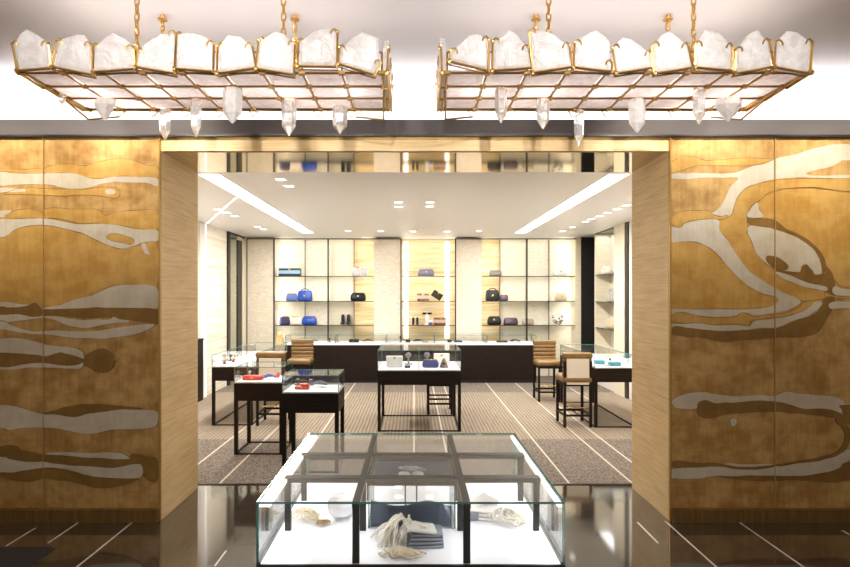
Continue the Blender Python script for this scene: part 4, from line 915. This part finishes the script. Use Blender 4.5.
beads('blue and purple silk necklace beside the red clutch', X(270,5.88), 5.86, Z1, .07, .05, (.10,.11,.38), 14, 21, .05, r=.008)
wallet('small red card case behind the purple necklace', X(276.5,6.0), 6.02, Z1, (.6,.05,.04), .06, .03, .05)
stand('grey ring stand at the left rear of the left small display case', X(250,6.05), 6.04, Z1, (.3,.3,.33), .07)
wallet('red folded wallet in the right small display case', X(302,5.27), 5.28, Z1, (.62,.04,.03), .13, .028, .08)
beads('teal grey bead necklace at the right of the right small case', X(319,5.38), 5.40, Z1, .09, .055, (.18,.22,.26), 14, 23, .05, r=.008)
stand('dark slate ring stand at the back left of the right small case', X(298,5.5), 5.50, Z1, (.07,.09,.10), .065, .05)
stand('slate necklace bust at the back of the right small case', X(311,5.5), 5.50, Z1, (.10,.12,.22), .06, .05)
# centre case
bag(0,0,0,0,Z2,(.68,.68,.67),'box','pale grey boxy bag at the left of the centre display case',d=6.95,x=X(394.5,6.95),w_=.20,h_=.135)
stand('grey sculptural necklace stand behind the pale boxy bag', X(408.5,7.2), 7.22, Z2, (.18,.18,.19), .15, .085)
wallet('dark blue ring box beside the pale boxy bag', X(407.5,6.86), 6.87, Z2, (.02,.03,.12), .07, .03, .05, name='ring_box', cat='box', two=False)
bag(0,0,0,0,Z2,(.045,.055,.22),'clutch','navy clutch at the front right of the centre display case',d=6.9,x=X(430.5,6.9),w_=.205,h_=.10)
stand('dark grey jewelled collar stand behind the navy clutch', X(427,7.25), 7.26, Z2, (.16,.16,.18), .15, .09)
T = thing('pyramid_ornament', 'bronze and grey pyramid ornament right of the navy clutch', 'ornament', (X(444,6.88), 6.90, Z2+.0005))
MB().lathe([(.055,0),(.05,.015),(.018,.10),(.004,.115)], col('smoky bronze', (.22,.17,.15), .3, .4), n=4).build('pyramid', T); MB().ball((0,-.03,.05), .018, M['black'], 8, 5).build('jewel', T, True)
bag(0,0,0,0,Z2,(.82,.80,.74),'box','white box bag at the back right of the centre display case',d=7.3,x=X(441.5,7.3),w_=.2,h_=.13)
# long left case
def sandal(T):
    m = col('bronze sandal', (.18,.12,.07), .35, .3)
    mb = MB(); mb.slab([(-.012,0,.05),(-.012,.03,.055),(-.012,.09,.006),(-.012,.13,.004),(-.012,.13,0),(-.012,.085,0),(-.012,.03,.045)], [(.02,0,.05),(.02,.03,.055),(.02,.09,.006),(.02,.13,.004),(.02,.13,0),(.02,.085,0),(.02,.03,.045)], m); mb.build('sole', T)
    MB().tube((.004,.006,0), (.004,.004,.05), .004, m, .010).build('heel', T); MB().torus((.004,.1,.030), .02, .004, m, None, 10, 5).build('strap', T)
figure(0, Z1, 'small bronze heeled sandal nearest in the long left case', 'sandal', 'shoe', sandal, sc=.9, x=X(226,7.15), y=7.12, rz=.5)
figure(0, Z1, 'small bronze heeled sandal behind the nearest one in the long left case', 'sandal', 'shoe', sandal, sc=.9, x=X(233,7.3), y=7.34, rz=.5)
stand('black jewellery stand in the long left case', X(230.5,7.55), 7.56, Z1, (.02,.018,.015), .09, .05)
stand('gold jewellery stand in the long left case', X(234.5,7.65), 7.68, Z1, (.6,.38,.10), .08, .05)
T = thing('orange_box', 'small tan box topped by a gold ball on the far end of the left case', 'ornament', (X(281.5,8.72)-.04, 8.78, .8755))
MB().rbox(.10, .10, .085, col('tan gift box', (.55,.33,.12), .4), .008).build('box', T, True); MB().ball((0,0,.125), .042, col('gold ball', (.8,.5,.15), .3, .5), 12, 8).build('ball', T, True)
# long right case
TEAL = (.04,.26,.36)
wallet('teal blue box at the left front of the long right case', X(600,7.2), 7.22, Z1, TEAL, .12, .05, .09, name='jewellery_box', cat='box', two=False)
wallet('teal blue box nearest in the long right case', X(615,7.0), 7.02, Z1, TEAL, .14, .05, .09, name='jewellery_box', cat='box', two=False)
beads('silver link necklace between the two teal boxes', X(603,7.02), 6.99, Z1, .09, .03, (.5,.5,.52), 6, 31, .015, metal=.8)
stand('small dark bird like stand right of the left teal box', X(610.5,7.25), 7.26, Z1, (.05,.05,.06), .07, .04)
wallet('teal blue case halfway along the long right case', X(588,7.9), 7.92, Z1, TEAL, .10, .07, .08, name='jewellery_box', cat='box', two=False)
wallet('pale blue jewellery tray at the far end of the long right case', X(574,8.2), 8.2, Z1, (.12,.30,.38), .12, .022, .10, name='jewellery_tray', cat='tray', two=False)
beads('grey chain at the far end of the long right case', X(570,8.38), 8.37, Z1, .10, .06, (.35,.35,.35), 5, 33, .015, metal=.7)
# back counter goods
for px, c, w_, h_, lb, kd in ((300.5,(.04,.08,.08),.0,.0,'dark teal bead strings on the counter behind the left stool','b'),(313,(.05,.09,.10),.0,.0,'slate teal bead coil on the leftmost counter unit','b'),(329.5,BLK,.05,.05,'small black ring stand near the first counter joint','s'),
    (338.5,(.7,.6,.42),.04,.07,'ivory bust on the second counter unit','s'),(354,BLK,.18,.06,'flat black case on the second counter unit','w'),(368,(.10,.07,.04),.0,.0,'brown bead strands on the second counter unit','b'),
    (400.5,BLK,.05,.09,'black necklace stand on the middle counter unit','s'),(408,BLK,.09,.05,'small black case on the middle counter unit','w'),(418,(.04,.03,.03),.0,.0,'black bead coil on the middle counter unit','b'),(425,(.35,.3,.25),.12,.02,'taupe jewellery tray on the middle counter unit','w'),
    (449.5,BLK,.08,.05,'small black box on the fourth counter unit','w'),(458,(.05,.05,.06),.15,.035,'black flat tray on the fourth counter unit','w'),(474,(.7,.7,.68),.14,.02,'white flat jewellery tray on the fourth counter unit','w'),
    (502,(.05,.035,.03),.20,.035,'dark brown tray on the rightmost counter unit','w'),(515,(.04,.03,.03),.0,.0,'dark bead necklace on the rightmost counter unit','b')):
    x = X(px, 10.6)
    if kd == 'b': beads(lb, x, 10.62, Z1, .10, .05, c, 9, int(px), .045, r=.010)
    elif kd == 's': stand(lb, x, 10.62, Z1, c, h_+.03, w_)
    else: wallet(lb, x, 10.6, Z1, c, w_, h_, .10, name='jewellery_tray' if h_ < .04 else 'jewellery_case', cat='tray' if h_ < .04 else 'case', two=False)
# dark console against the left wall
T = thing('console_cabinet', 'dark low cabinet against the left wall just inside the opening', 'cabinet', (-3.245, 8.35, .004))
MB().box(-.08, -.0, -.4, .38, 0, .92, M['wood']).build('body', T); MB().box(-.08, .008, -.405, .385, .92, .945, M['wood']).build('top', T)
